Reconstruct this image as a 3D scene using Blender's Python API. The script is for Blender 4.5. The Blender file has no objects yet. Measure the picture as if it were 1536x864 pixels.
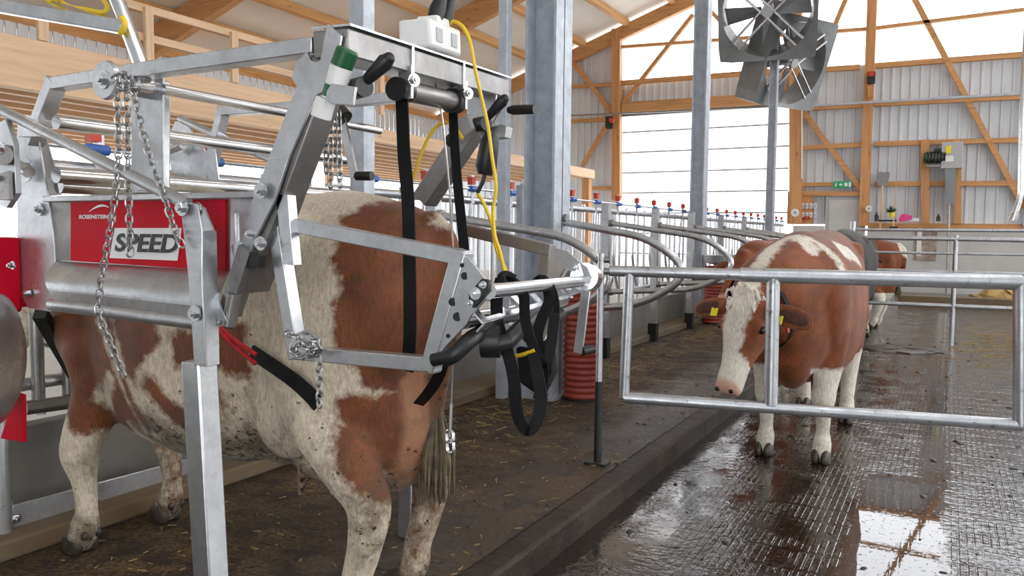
import bpy, bmesh, math, random
from mathutils import Vector as V, Matrix, Euler, noise
random.seed(7)
PI = math.pi
S = bpy.context.scene
COL = S.collection
# ------------------------------------------------------------------ camera
F, VX, VY, H, ROLL = 1200., 1420., 358., 1.55, 0.010
psi = math.atan((VX-768)/F); th = math.atan((432-(VY-ROLL*(VX-768)))/F)
_f0 = V((-math.sin(psi), math.cos(psi), 0)); _r = V((math.cos(psi), math.sin(psi), 0)); _z = V((0,0,1))
CF = _f0*math.cos(th)-_z*math.sin(th); _u = _f0*math.sin(th)+_z*math.cos(th)
CR = _r*math.cos(ROLL)+_u*math.sin(ROLL); CU = _u*math.cos(ROLL)-_r*math.sin(ROLL)
CO = V((0,0,H))
cam = bpy.data.cameras.new('camera'); co = bpy.data.objects.new('camera', cam); COL.objects.link(co)
m = Matrix((CR, CU, -CF)).transposed().to_4x4(); m.translation = CO; co.matrix_world = m
cam.sensor_width = 36; cam.lens = 36*F/1536; cam.clip_end = 300; cam.clip_start = .05
S.camera = co
def at(px, py, x=None, y=None, z=None):
    "a point of the place read off the photo: where the sight line meets the plane x=, y= or z="
    v = CF+CR*((px-768)/F)-CU*((py-432)/F)
    t = (x-CO.x)/v.x if x is not None else (y-CO.y)/v.y if y is not None else (z-CO.z)/v.z
    return CO+v*t
# ------------------------------------------------------------------ light and exposure
w = bpy.data.worlds.new('overcast_sky'); S.world = w; w.use_nodes = True
wn = w.node_tree.nodes; wl = w.node_tree.links
bg = wn['Background']
tc = wn.new('ShaderNodeTexCoord'); sep = wn.new('ShaderNodeSeparateXYZ'); wr = wn.new('ShaderNodeValToRGB')
wl.new(tc.outputs['Generated'], sep.inputs[0]); wl.new(sep.outputs['Z'], wr.inputs[0]); wl.new(wr.outputs[0], bg.inputs[0])
wr.color_ramp.elements[0].position = 0.0; wr.color_ramp.elements[0].color = (.80,.80,.80,1)
wr.color_ramp.elements[1].position = .5; wr.color_ramp.elements[1].color = (.93,.96,1,1)
bg.inputs[1].default_value = 3.0
S.view_settings.view_transform = 'Standard'; S.view_settings.look = 'None'
S.view_settings.gamma = 1; S.view_settings.use_curve_mapping = False
S.view_settings.exposure = 0.55
S.cycles.max_bounces = 10; S.cycles.diffuse_bounces = 5; S.cycles.glossy_bounces = 5
S.cycles.transparent_max_bounces = 8
S.cycles.use_denoising = True
S.cycles.sample_clamp_indirect = 8
# ------------------------------------------------------------------ materials
def nmat(name):
    m = bpy.data.materials.new(name); m.use_nodes = True
    n = m.node_tree.nodes; return m, n, m.node_tree.links, n['Principled BSDF']
def coords(n, l, scale=(1,1,1), world=False):
    mp = n.new('ShaderNodeMapping'); mp.inputs['Scale'].default_value = scale
    if world:
        g = n.new('ShaderNodeNewGeometry'); l.new(g.outputs['Position'], mp.inputs[0])
    else:
        t = n.new('ShaderNodeTexCoord'); l.new(t.outputs['Object'], mp.inputs[0])
    return mp
def noi(n, l, mp, scale, detail=4, rough=.6):
    x = n.new('ShaderNodeTexNoise'); x.inputs['Scale'].default_value = scale
    x.inputs['Detail'].default_value = detail; x.inputs['Roughness'].default_value = rough
    l.new(mp.outputs[0], x.inputs['Vector']); return x
def ramp(n, l, src, stops):
    r = n.new('ShaderNodeValToRGB'); l.new(src, r.inputs[0])
    e = r.color_ramp.elements
    while len(e) < len(stops): e.new(.5)
    for i, (p, c) in enumerate(stops):
        e[i].position = p; e[i].color = (c[0],c[1],c[2],1) if hasattr(c,'__len__') else (c,c,c,1)
    return r
def bump(n, l, b, src, s=.3, d=.01):
    k = n.new('ShaderNodeBump'); k.inputs['Strength'].default_value = s; k.inputs['Distance'].default_value = d
    l.new(src, k.inputs['Height']); l.new(k.outputs[0], b.inputs['Normal']); return k
def mixc(n, l, fac, a, b, mode='MIX'):
    x = n.new('ShaderNodeMix'); x.data_type = 'RGBA'; x.blend_type = mode
    for s, v in ((0, fac), (6, a), (7, b)):
        if hasattr(v, 'links'): l.new(v, x.inputs[s])
        elif hasattr(v, '__len__'): x.inputs[s].default_value = (v[0],v[1],v[2],1)
        else: x.inputs[s].default_value = v
    return x.outputs[2]
def mth(n, l, op, a, b=None):
    x = n.new('ShaderNodeMath'); x.operation = op
    for i, v in enumerate((a, b)):
        if v is None: continue
        if hasattr(v, 'links'): l.new(v, x.inputs[i])
        else: x.inputs[i].default_value = v
    return x.outputs[0]
def plain(name, c, rough=.5, metal=0, var=.15, scale=8, bmp=0, spec=.5):
    m, n, l, b = nmat(name)
    x = noi(n, l, coords(n, l), scale)
    r = ramp(n, l, x.outputs[0], [(.3,[k*(1-var) for k in c]),(.7,[min(1,k*(1+var)) for k in c])])
    l.new(r.outputs[0], b.inputs['Base Color'])
    b.inputs['Roughness'].default_value = rough; b.inputs['Metallic'].default_value = metal
    b.inputs['Specular IOR Level'].default_value = spec
    if bmp: bump(n, l, b, x.outputs[0], bmp)
    return m
def galv(name, c, rough=.38, metal=.75, dirt=0.):
    m, n, l, b = nmat(name)
    mp = coords(n, l)
    vo = n.new('ShaderNodeTexVoronoi'); vo.inputs['Scale'].default_value = 55; l.new(mp.outputs[0], vo.inputs['Vector'])
    x = noi(n, l, mp, 7, 6)
    a = ramp(n, l, x.outputs[0], [(.3,[k*.78 for k in c]),(.7,[min(1,k*1.12) for k in c])])
    g = ramp(n, l, vo.outputs['Color'], [(0,.88),(1,1.0)])
    out = mixc(n, l, 1.0, a.outputs[0], g.outputs[0], 'MULTIPLY')
    if dirt:
        y = noi(n, l, mp, 23, 5, .7)
        d = ramp(n, l, y.outputs[0], [(.60,0),(.68,1)])
        out = mixc(n, l, mth(n, l, 'MULTIPLY', d.outputs[0], dirt), out, (.05,.035,.02))
    l.new(out, b.inputs['Base Color'])
    rr = ramp(n, l, x.outputs[0], [(.3,rough+.08),(.7,rough-.06)])
    l.new(rr.outputs[0], b.inputs['Roughness']); b.inputs['Metallic'].default_value = metal
    return m
def wood(name, c, axis='x', dark=.6, sc=1.0):
    m, n, l, b = nmat(name)
    s = {'x':(.35,6,6),'y':(6,.35,6),'z':(6,6,.35)}[axis]
    mp = coords(n, l, tuple(k*sc for k in s))
    x = noi(n, l, mp, 2.2, 6, .65)
    r = ramp(n, l, x.outputs[0], [(.28,[k*dark for k in c]),(.5,c),(.75,[min(1,k*1.15) for k in c])])
    kn = n.new('ShaderNodeTexVoronoi'); kn.inputs['Scale'].default_value = 1.0
    mk = coords(n, l, {'x':(1.1,3,3),'y':(3,1.1,3),'z':(3,3,1.1)}[axis]); l.new(mk.outputs[0], kn.inputs['Vector'])
    kr = ramp(n, l, kn.outputs['Distance'], [(.05,1),(.09,0)])
    l.new(mixc(n, l, mth(n, l, 'MULTIPLY', kr.outputs[0], .7), r.outputs[0], [k*.4 for k in c]), b.inputs['Base Color'])
    b.inputs['Roughness'].default_value = .6
    bump(n, l, b, x.outputs[0], .15)
    return m
M = {}
M['galv'] = galv('galvanised_steel', (.66,.675,.70), .30, .88)
M['galvd'] = galv('galvanised_steel_splashed', (.60,.62,.65), .34, .8, .6)
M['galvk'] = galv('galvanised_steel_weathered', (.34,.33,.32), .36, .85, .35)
M['chrome'] = galv('bright_steel', (.80,.81,.83), .16, .95)
M['chainm'] = galv('zinc_chain_steel', (.50,.50,.50), .3, .9)
M['colm'] = galv('zinc_steel_column', (.52,.56,.62), .5, .3)
M['woodx'] = wood('spruce_across', (.56,.29,.115), 'x')
M['woody'] = wood('spruce_along', (.58,.31,.12), 'y')
M['woodz'] = wood('spruce_upright', (.56,.28,.11), 'z')
M['palew'] = wood('fresh_spruce', (.74,.51,.32), 'y', .8)
M['palewz'] = wood('fresh_spruce_upright', (.74,.51,.32), 'z', .8)
M['sheet'] = plain('corrugated_sheet', (.64,.68,.72), .5, .1, .05, 2)
M['roof'] = plain('roof_panel', (.78,.77,.71), .6, 0, .04, 1)
M['concw'] = plain('painted_concrete', (.52,.52,.50), .8, 0, .06, 3)
M['black'] = plain('black_rubber', (.012,.012,.013), .4, 0, .2, 20)
M['strap'] = plain('black_webbing', (.006,.006,.007), .6, 0, .2, 90, .2, spec=.2)
M['red'] = plain('red_paint', (.52,.002,.018), .5, 0, .06, 4, spec=.12)
M['redp'] = plain('red_plastic', (.55,.05,.02), .4)
M['brick'] = plain('brick_red_plastic', (.30,.045,.028), .42, 0, .12, 12)
M['blue'] = plain('blue_plastic', (.05,.13,.42), .4)
M['yellow'] = plain('yellow_cable', (.80,.55,.02), .4, 0, .05)
M['white'] = plain('white_plastic', (.78,.78,.77), .35, 0, .04)
M['grey'] = plain('grey_plastic', (.42,.43,.44), .4, 0, .05)
M['green'] = plain('green_plastic', (.01,.10,.035), .35)
M['exitg'] = plain('sign_green', (.02,.36,.16), .4, 0, .03)
M['pinkp'] = plain('pink_plastic', (.75,.05,.25), .4)
M['fan'] = plain('fan_grey', (.20,.21,.215), .42, .3, .12, 3)
M['rope'] = plain('red_rope', (.45,.01,.015), .7, 0, .4, 60)
M['hoof'] = plain('hoof_horn', (.045,.035,.026), .45, 0, .5, 25, .4)
M['earin'] = plain('dark_ear_hair', (.07,.026,.012), .8, 0, .4, 40, .3)
M['eye'] = plain('eye_black', (.004,.004,.004), .05)
M['tagy'] = plain('tag_yellow', (.80,.68,.03), .5, 0, .05)
M['straw'] = plain('straw', (.38,.27,.10), .9, 0, .4, 60, .5)
M['dung'] = plain('dung', (.035,.026,.016), .35, 0, .4, 20, .5)
M['swit'] = plain('soiled_hair', (.11,.085,.05), .8, 0, .7, 14, .3)
M['leaf'] = plain('leaf', (.08,.14,.03), .6, 0, .4, 30)
M['duct'] = plain('grey_duct', (.22,.25,.27), .4, .2, .05)
M['dark'] = plain('dark_housing', (.02,.024,.02), .4)
# concrete
def conc(name, c, dirtc, amt, edge=.5):
    m, n, l, b = nmat(name)
    mp = coords(n, l, world=True)
    x = noi(n, l, mp, 3, 8, .65); y = noi(n, l, mp, 26, 4, .7); q = noi(n, l, mp, 1.3, 6, .7)
    a = ramp(n, l, x.outputs[0], [(.3,[k*.7 for k in c]),(.7,[k*1.15 for k in c])])
    d = ramp(n, l, q.outputs[0], [(edge,0),(edge+.14,amt)])
    o = mixc(n, l, d.outputs[0], a.outputs[0], dirtc)
    s = ramp(n, l, y.outputs[0], [(.66,0),(.70,.85)])
    o = mixc(n, l, s.outputs[0], o, [k*.25 for k in c])
    l.new(o, b.inputs['Base Color']); b.inputs['Roughness'].default_value = .8
    bump(n, l, b, x.outputs[0], .25); return m
M['conc'] = conc('raw_concrete', (.17,.165,.155), (.17,.15,.12), .8)
M['curb'] = conc('dirty_concrete', (.155,.132,.10), (.15,.10,.05), .9, .42)
M['kerb'] = conc('wet_concrete_kerb', (.050,.034,.022), (.018,.011,.007), .9, .42)
for q_ in M['kerb'].node_tree.nodes:
    if q_.type == 'BUMP': q_.inputs['Strength'].default_value = 1.0; q_.inputs['Distance'].default_value = .05
M['kerb'].node_tree.nodes['Principled BSDF'].inputs['Roughness'].default_value = .5
M['kerb'].node_tree.nodes['Principled BSDF'].inputs['Specular IOR Level'].default_value = .3
# litter covered platform floor
m, n, l, b = nmat('damp_litter_floor'); M['litter'] = m
mp = coords(n, l, world=True)
x1 = noi(n, l, mp, .9, 5, .6); x2 = noi(n, l, mp, 46, 5, .75); x3 = noi(n, l, mp, 6, 6, .7); x4 = noi(n, l, mp, 150, 2, .6)
a = ramp(n, l, x1.outputs[0], [(.36,(.026,.014,.007)),(.52,(.080,.046,.016)),(.66,(.17,.10,.034))])
g = ramp(n, l, x2.outputs[0], [(.38,.2),(.5,.9),(.62,2.2)])
o = mixc(n, l, 1.0, a.outputs[0], g.outputs[0], 'MULTIPLY')
d = ramp(n, l, x3.outputs[0], [(.49,0),(.58,.85)])
o = mixc(n, l, d.outputs[0], o, (.030,.018,.012))
st = ramp(n, l, x4.outputs[0], [(.70,0),(.74,.7)])
o = mixc(n, l, st.outputs[0], o, (.30,.22,.12))
sp = n.new('ShaderNodeSeparateXYZ'); l.new(mp.outputs[0], sp.inputs[0])
nx = mth(n, l, 'ADD', sp.outputs[0], mth(n, l, 'MULTIPLY', x1.outputs[0], 1.4))
wet = ramp(n, l, mth(n, l, 'ADD', mth(n, l, 'MULTIPLY', nx, .5), 1.25), [(.35,0),(.62,1)])   # damp towards the lane
l.new(mixc(n, l, mth(n, l, 'MULTIPLY', wet.outputs[0], .45), o, (.055,.040,.034)), b.inputs['Base Color'])
rg = ramp(n, l, wet.outputs[0], [(0,.72),(1,.24)])
rq = ramp(n, l, x3.outputs[0], [(.4,.85),(.6,1.2)])
l.new(mth(n, l, 'MULTIPLY', rg.outputs[0], rq.outputs[0]), b.inputs['Roughness'])
bump(n, l, b, mth(n, l, 'ADD', x2.outputs[0], mth(n, l, 'MULTIPLY', x3.outputs[0], 1.6)), 1.0, .022)
# wet grooved lane
m, n, l, b = nmat('wet_grooved_lane'); M['lane'] = m
mp = coords(n, l, world=True); sp = n.new('ShaderNodeSeparateXYZ'); l.new(mp.outputs[0], sp.inputs[0])
big = noi(n, l, mp, .6, 3, .6); mid = noi(n, l, mp, 4.5, 3, .6); fine = noi(n, l, mp, 21, 2.5, .6); crumb = noi(n, l, mp, 34, 3, .7)
def mrange(src, lo, hi, a=0., z_=1.):
    x = n.new('ShaderNodeMapRange'); x.inputs[1].default_value = lo; x.inputs[2].default_value = hi; x.inputs[3].default_value = a; x.inputs[4].default_value = z_
    l.new(src, x.inputs[0]); return x.outputs[0]
X_, Y_ = sp.outputs[0], sp.outputs[1]
gx = mrange(mth(n, l, 'ABSOLUTE', mth(n, l, 'SINE', mth(n, l, 'MULTIPLY', X_, PI/.036))), .25, .6)
row = mrange(mth(n, l, 'ABSOLUTE', mth(n, l, 'SINE', mth(n, l, 'MULTIPLY', Y_, PI/.24))), .1, .3)
gro = mth(n, l, 'MULTIPLY', gx, row)
gm = mrange(mth(n, l, 'ADD', X_, mth(n, l, 'MULTIPLY', big.outputs[0], 1.2)), -.75, .25, .06, 1)
mud = mrange(mid.outputs[0], .46, .58)
h = mth(n, l, 'MULTIPLY', mth(n, l, 'MULTIPLY', gro, gm), .35)
h = mth(n, l, 'ADD', h, mth(n, l, 'MULTIPLY', mid.outputs[0], 1.1))
h = mth(n, l, 'ADD', h, mth(n, l, 'MULTIPLY', fine.outputs[0], .85))
wx = mth(n, l, 'ADD', X_, mth(n, l, 'MULTIPLY', mid.outputs[0], .10)); wy = mth(n, l, 'ADD', Y_, mth(n, l, 'MULTIPLY', mid.outputs[0], .5))
def box_(x0, x1, y0, y1, e=.03):
    a = mth(n, l, 'MULTIPLY', mrange(wx, x0-e, x0+e), mrange(wx, x1-e, x1+e, 1, 0))
    return mth(n, l, 'MULTIPLY', a, mth(n, l, 'MULTIPLY', mrange(wy, y0-.15, y0+.15), mrange(wy, y1-.15, y1+.15, 1, 0)))
pud = mth(n, l, 'MAXIMUM', box_(-.37, .10, 0, 6.0), mth(n, l, 'MULTIPLY', box_(-.06, .12, 0, 24), .9))
inv = mth(n, l, 'SUBTRACT', 1.0, mth(n, l, 'MULTIPLY', pud, .985))
c0 = ramp(n, l, big.outputs[0], [(.35,(.040,.024,.013)),(.65,(.080,.062,.05))])
o = mixc(n, l, mth(n, l, 'MULTIPLY', mud, .75), c0.outputs[0], (.022,.012,.006))
o = mixc(n, l, mth(n, l, 'MULTIPLY', mth(n, l, 'MULTIPLY', gro, gm), .6), (.018,.012,.009), o)
o = mixc(n, l, mrange(crumb.outputs[0], .62, .66), o, (.012,.007,.004))
l.new(mixc(n, l, mth(n, l, 'MULTIPLY', pud, .8), o, (.07,.058,.05)), b.inputs['Base Color'])
rr = mth(n, l, 'MULTIPLY', mrange(mid.outputs[0], .4, .65, .06, .20), mth(n, l, 'ADD', mth(n, l, 'MULTIPLY', inv, .9), .10))
l.new(mth(n, l, 'ADD', rr, mth(n, l, 'MULTIPLY', mrange(crumb.outputs[0], .60, .66), .4)), b.inputs['Roughness'])
b.inputs['Specular IOR Level'].default_value = 1.0
calm = noi(n, l, coords(n, l, (1.6,1,1), world=True), 2.6, 5, .62)
cm = mrange(calm.outputs[0], .44, .56, 1, .10)
left = mrange(X_, -.6, -.1)                       # grooves stay rough right of the joint
cm = mth(n, l, 'MAXIMUM', cm, mth(n, l, 'MULTIPLY', left, .55))
bk = bump(n, l, b, h, .8, .012)
l.new(mth(n, l, 'MULTIPLY', inv, mth(n, l, 'MULTIPLY', cm, .7)), bk.inputs['Strength'])
# translucent daylight sheet
m, n, l, b = nmat('translucent_sheet'); M['trans'] = m
tr = n.new('ShaderNodeBsdfTransparent'); tr.inputs[0].default_value = (.97,.98,1,1)
tl = n.new('ShaderNodeBsdfTranslucent'); tl.inputs[0].default_value = (.95,.95,.95,1)
ms = n.new('ShaderNodeMixShader'); ms.inputs[0].default_value = .4
l.new(tr.outputs[0], ms.inputs[1]); l.new(tl.outputs[0], ms.inputs[2]); l.new(ms.outputs[0], n['Material Output'].inputs[0])
# cow coat: 'coat' > 0 brown, 'skin' pinkness, 'soil' how dirty, kept low on the spotted cow's back as painted top light
def coat(name, brown, white, soil_light=.6, dark=(.02,.014,.01), skin=(.60,.33,.25)):
    m, n, l, b = nmat(name)
    mp = coords(n, l)
    def attr(a):
        x = n.new('ShaderNodeAttribute'); x.attribute_name = a; return x.outputs['Fac']
    e = noi(n, l, mp, 14, 6, .7); v = noi(n, l, mp, 5, 5, .6)
    sm = coords(n, l, (1,1,.35)); hair = noi(n, l, sm, 90, 4, .7)
    s = mth(n, l, 'ADD', attr('coat'), mth(n, l, 'MULTIPLY', mth(n, l, 'SUBTRACT', e.outputs[0], .5), .13))
    f = ramp(n, l, mth(n, l, 'ADD', mth(n, l, 'MULTIPLY', s, 12), .5), [(.3,0),(.7,1)])
    br = ramp(n, l, v.outputs[0], [(.3,[k*.55 for k in brown]),(.5,brown),(.7,[k*1.35 for k in brown])])
    wh = ramp(n, l, v.outputs[0], [(.3,[k*.82 for k in white]),(.6,white)])
    o = mixc(n, l, f.outputs[0], wh.outputs[0], br.outputs[0])
    hr = ramp(n, l, hair.outputs[0], [(.35,.72),(.65,1.12)])
    o = mixc(n, l, 1.0, o, hr.outputs[0], 'MULTIPLY')
    o = mixc(n, l, attr('skin'), o, skin)
    d1 = noi(n, l, mp, 9, 7, .75); d2 = noi(n, l, mp, 38, 3, .6)
    ds = mth(n, l, 'ADD', d1.outputs[0], mth(n, l, 'MULTIPLY', attr('soil_light'), .30))
    df = ramp(n, l, ds, [(.60,0),(.84,soil_light*.85)])
    o = mixc(n, l, df.outputs[0], o, (.075,.048,.025))
    dk = ramp(n, l, mth(n, l, 'ADD', d2.outputs[0], mth(n, l, 'MULTIPLY', attr('soil_light'), .16)), [(.72,0),(.77,soil_light)])
    o = mixc(n, l, dk.outputs[0], o, dark)
    l.new(o, b.inputs['Base Color']); b.inputs['Roughness'].default_value = .62
    b.inputs['Specular IOR Level'].default_value = .3
    b.inputs['Sheen Weight'].default_value = .15
    bump(n, l, b, mth(n, l, 'ADD', hair.outputs[0], v.outputs[0]), .5, .008)
    return m
M['coatA'] = coat('spotted_coat_dusty', (.19,.060,.021), (.74,.64,.49), .95, skin=(.42,.22,.12))
M['coatB'] = coat('red_white_coat', (.22,.060,.017), (.80,.74,.64), .5)
M['coatD'] = coat('dark_coat', (.018,.012,.009), (.6,.55,.45), .4)
# ------------------------------------------------------------------ mesh builder
class MB:
    def __init__(s): s.v = []; s.f = []
    def add(s, vs, fs):
        k = len(s.v); s.v += [V(p) for p in vs]; s.f += [tuple(i+k for i in f) for f in fs]; return s
    def box(s, c, d, rot=None):
        c = V(c); R = rot or Matrix.Identity(3)
        vs = [c+R@V((x*d[0]/2, y*d[1]/2, z*d[2]/2)) for x in (-1,1) for y in (-1,1) for z in (-1,1)]
        return s.add(vs, [(0,1,3,2),(4,6,7,5),(0,4,5,1),(2,3,7,6),(0,2,6,4),(1,5,7,3)])
    def beam(s, a, b, w, h, up=(0,0,1), hollow=False):
        a = V(a); b = V(b); t = (b-a).normalized(); up = V(up)
        if abs(t.dot(up)) > .99: up = V((0,1,0))
        x = t.cross(up).normalized(); u = x.cross(t).normalized()
        q = [x*(i*w/2)+u*(j*h/2) for i, j in ((-1,-1),(1,-1),(1,1),(-1,1))]
        vs = [a+k for k in q]+[b+k for k in q]
        fs = [(0,4,5,1),(1,5,6,2),(2,6,7,3),(3,7,4,0)]
        if not hollow: return s.add(vs, fs+[(0,1,2,3),(7,6,5,4)])
        k = 1-.008/min(w, h)*2 if min(w, h) > .02 else .6
        vs += [a+z*k for z in q]+[b+z*k for z in q]
        fs += [(8,9,13,12),(9,10,14,13),(10,11,15,14),(11,8,12,15)]
        for i in range(4):
            j = (i+1) % 4; fs += [(i,j,8+j,8+i), (4+j,4+i,12+i,12+j)]
        return s.add(vs, fs)
    def tube(s, pts, r, seg=12, bend=0, cap=True, rs=None):
        pts = [V(p) for p in pts]
        if bend and len(pts) > 2: 
            out = [pts[0]]
            for i in range(1, len(pts)-1):
                p = pts[i]; a = pts[i-1]-p; c = pts[i+1]-p
                k = min(bend, a.length*.49, c.length*.49)
                A = p+a.normalized()*k; B = p+c.normalized()*k
                for j in range(7):
                    t = j/6; out.append(A*(1-t)**2+p*2*t*(1-t)+B*t*t)
            pts = out+[pts[-1]]
        rings = []; nrm = None; k0 = len(s.v)
        for i, p in enumerate(pts):
            t = (pts[min(i+1,len(pts)-1)]-pts[max(i-1,0)]).normalized()
            if nrm is None:
                nrm = t.cross(V((0,0,1)));
                if nrm.length < .1: nrm = t.cross(V((0,1,0)))
            nrm = (nrm-t*nrm.dot(t)).normalized(); bi = t.cross(nrm)
            rr = rs[i] if rs else r
            s.v += [p+(nrm*math.cos(2*PI*j/seg)+bi*math.sin(2*PI*j/seg))*rr for j in range(seg)]
        for i in range(len(pts)-1):
            for j in range(seg):
                a = k0+i*seg+j; b = k0+i*seg+(j+1) % seg
                s.f.append((a, b, b+seg, a+seg))
        if cap:
            s.f.append(tuple(k0+j for j in reversed(range(seg))))
            s.f.append(tuple(k0+(len(pts)-1)*seg+j for j in range(seg)))
        return s
    def cyl(s, a, b, r, r2=None, seg=16): return s.tube([a,b], r, seg, rs=[r, r if r2 is None else r2])
    def ell(s, c, d, rot=None, nu=14, nv=9):
        c = V(c); R = rot or Matrix.Identity(3); vs = []; fs = []
        for i in range(1, nv):
            a = PI*i/nv
            for j in range(nu):
                p = 2*PI*j/nu; vs.append(c+R@V((d[0]*math.sin(a)*math.cos(p), d[1]*math.sin(a)*math.sin(p), d[2]*math.cos(a))))
        T = len(vs); vs += [c+R@V((0,0,d[2])), c-R@V((0,0,d[2]))]
        for i in range(nv-2):
            for j in range(nu):
                a = i*nu+j; b = i*nu+(j+1) % nu; fs.append((a, a+nu, b+nu, b))
        for j in range(nu):
            fs.append((T, j, (j+1) % nu)); k = (nv-2)*nu; fs.append((T+1, k+(j+1) % nu, k+j))
        return s.add(vs, fs)
    def plate(s, pts, th):
        pts = [V(p) for p in pts]; th = V(th); n = len(pts)
        nr = V((0,0,0))
        for i in range(n): nr += pts[i].cross(pts[(i+1) % n])
        if nr.dot(th) > 0: pts.reverse()
        vs = pts+[p+th for p in pts]
        fs = [tuple(range(n)), tuple(reversed(range(n, 2*n)))]+[(i, i+n, (i+1) % n+n, (i+1) % n) for i in range(n)]
        return s.add(vs, fs)
    def band(s, pts, w, t=.004, side=(1,0,0)):
        "a flat strap that follows pts; side = direction of its width (one or one per point)"
        pts = [V(p) for p in pts]; k0 = len(s.v)
        for i, p in enumerate(pts):
            d = (pts[min(i+1,len(pts)-1)]-pts[max(i-1,0)]).normalized()
            sd = V(side[i]) if hasattr(side[0], '__len__') else V(side)
            sd = (sd-d*sd.dot(d)).normalized(); nr = d.cross(sd)
            s.v += [p-sd*w/2-nr*t/2, p+sd*w/2-nr*t/2, p+sd*w/2+nr*t/2, p-sd*w/2+nr*t/2]
        for i in range(len(pts)-1):
            for j in range(4):
                a = k0+i*4+j; b = k0+i*4+(j+1) % 4; s.f.append((a,b,b+4,a+4))
        s.f.append((k0+3,k0+2,k0+1,k0)); e = k0+(len(pts)-1)*4; s.f.append((e,e+1,e+2,e+3))
        return s
    def obj(s, name, mat, parent=None, smooth=True, bev=0, ang=40):
        me = bpy.data.meshes.new(name)
        org = V((0,0,0))
        if parent is not None:
            q = parent
            while q is not None: org += q.location; q = q.parent
            if parent.rotation_euler.z: raise Exception('rot')
        elif s.v:
            xs = [p.x for p in s.v]; ys = [p.y for p in s.v]; zs = [p.z for p in s.v]
            org = V(((min(xs)+max(xs))/2, (min(ys)+max(ys))/2, min(zs)))
        me.from_pydata([tuple(p-org) for p in s.v], [], s.f)
        me.materials.append(M[mat] if isinstance(mat, str) else mat)
        me.update()
        bm = bmesh.new(); bm.from_mesh(me); bmesh.ops.recalc_face_normals(bm, faces=bm.faces); bm.to_mesh(me); bm.free()
        if smooth:
            me.shade_smooth(); me.set_sharp_from_angle(angle=math.radians(ang))
        o = bpy.data.objects.new(name, me); COL.objects.link(o)
        if parent is None: o.location = org
        else: o.parent = parent
        if bev:
            b = o.modifiers.new('bevel', 'BEVEL'); b.width = bev; b.segments = 2; b.limit_method = 'ANGLE'
        return o
def tag(o, label=None, cat=None, group=None, kind=None):
    for k, v in (('label',label),('category',cat),('group',group),('kind',kind)):
        if v: o[k] = v
    return o
def thing(name, label, cat, loc=(0,0,0), group=None):
    o = bpy.data.objects.new(name, None); COL.objects.link(o); o.location = loc; o.empty_display_size = .1
    return tag(o, label, cat, group)
def dup(root, loc, label=None, group=None):
    r = root.copy(); COL.objects.link(r); r.location = loc
    if label: r['label'] = label
    if group: r['group'] = group
    for ch in [c for c in bpy.data.objects if c.parent == root]:
        c = ch.copy(); COL.objects.link(c); c.parent = r
        for g in [k for k in bpy.data.objects if k.parent == ch]:
            d = g.copy(); COL.objects.link(d); d.parent = c
    return r
def struct(name, mb, mat, **k):
    return tag(mb.obj(name, mat, **k), kind='structure')
NT = [0]
def trim(mb, mat, **k):
    NT[0] += 1; return struct('trim_%d' % NT[0], mb, mat, **k)
def rotm(x, z):
    "matrix with x axis and approximate z axis"
    x = V(x).normalized(); z = V(z); y = z.cross(x).normalized(); z = x.cross(y)
    return Matrix((x, y, z)).transposed()
def catmull(pts, n=8):
    pts = [V(p) for p in pts]; q = [pts[0]]+pts+[pts[-1]]; out = []
    for i in range(1, len(q)-2):
        for j in range(n):
            t = j/n; a, b, c, d = q[i-1:i+3]
            out.append(.5*((2*b)+(c-a)*t+(2*a-5*b+4*c-d)*t*t+(3*b-a-3*c+d)*t**3))
    return out+[pts[-1]]
def along(pts, step):
    out = []; acc = 0; pts = [V(p) for p in pts]; nxt = 0
    for a, b in zip(pts, pts[1:]):
        L = (b-a).length
        while nxt <= acc+L and L > 0:
            out.append((a+(b-a)*((nxt-acc)/L), (b-a).normalized())); nxt += step
        acc += L
    return out
def chain_mb(pts, link=.036, r=.0042, width=.024, mb=None, alt=True):
    mb = mb or MB()
    for i, (p, t) in enumerate(along(catmull(pts), link*.74)):
        s = t.cross(V((.2,1,.1))).normalized()
        if alt and i % 2: s = t.cross(s).normalized()
        hl = link/2-width/2; loop = []
        for k in range(8):
            a = -PI/2+PI*k/7; loop.append(p+t*(hl+math.cos(a)*width/2)+s*math.sin(a)*width/2)
        for k in range(8):
            a = PI/2+PI*k/7; loop.append(p+t*(-hl+math.cos(a)*width/2)+s*math.sin(a)*width/2)
        loop.append(loop[0]); mb.tube(loop, r, 6, cap=False)
    return mb
def text_mb(txt, size, shear=0, depth=.002, bold=0):
    c = bpy.data.curves.new('t', 'FONT'); c.body = txt; c.size = size; c.shear = shear; c.extrude = depth; c.offset = bold
    o = bpy.data.objects.new('t', c); COL.objects.link(o)
    dg = bpy.context.evaluated_depsgraph_get(); me = bpy.data.meshes.new_from_object(o.evaluated_get(dg))
    mb = MB(); mb.v = [v.co.copy() for v in me.vertices]; mb.f = [tuple(p.vertices) for p in me.polygons]
    bpy.data.objects.remove(o); bpy.data.curves.remove(c)
    return mb
def place(mb, org, ex, ey):
    ex = V(ex).normalized(); ey = V(ey).normalized(); ez = ex.cross(ey)
    mb.v = [V(org)+ex*p.x+ey*p.y+ez*p.z for p in mb.v]; return mb
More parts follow.
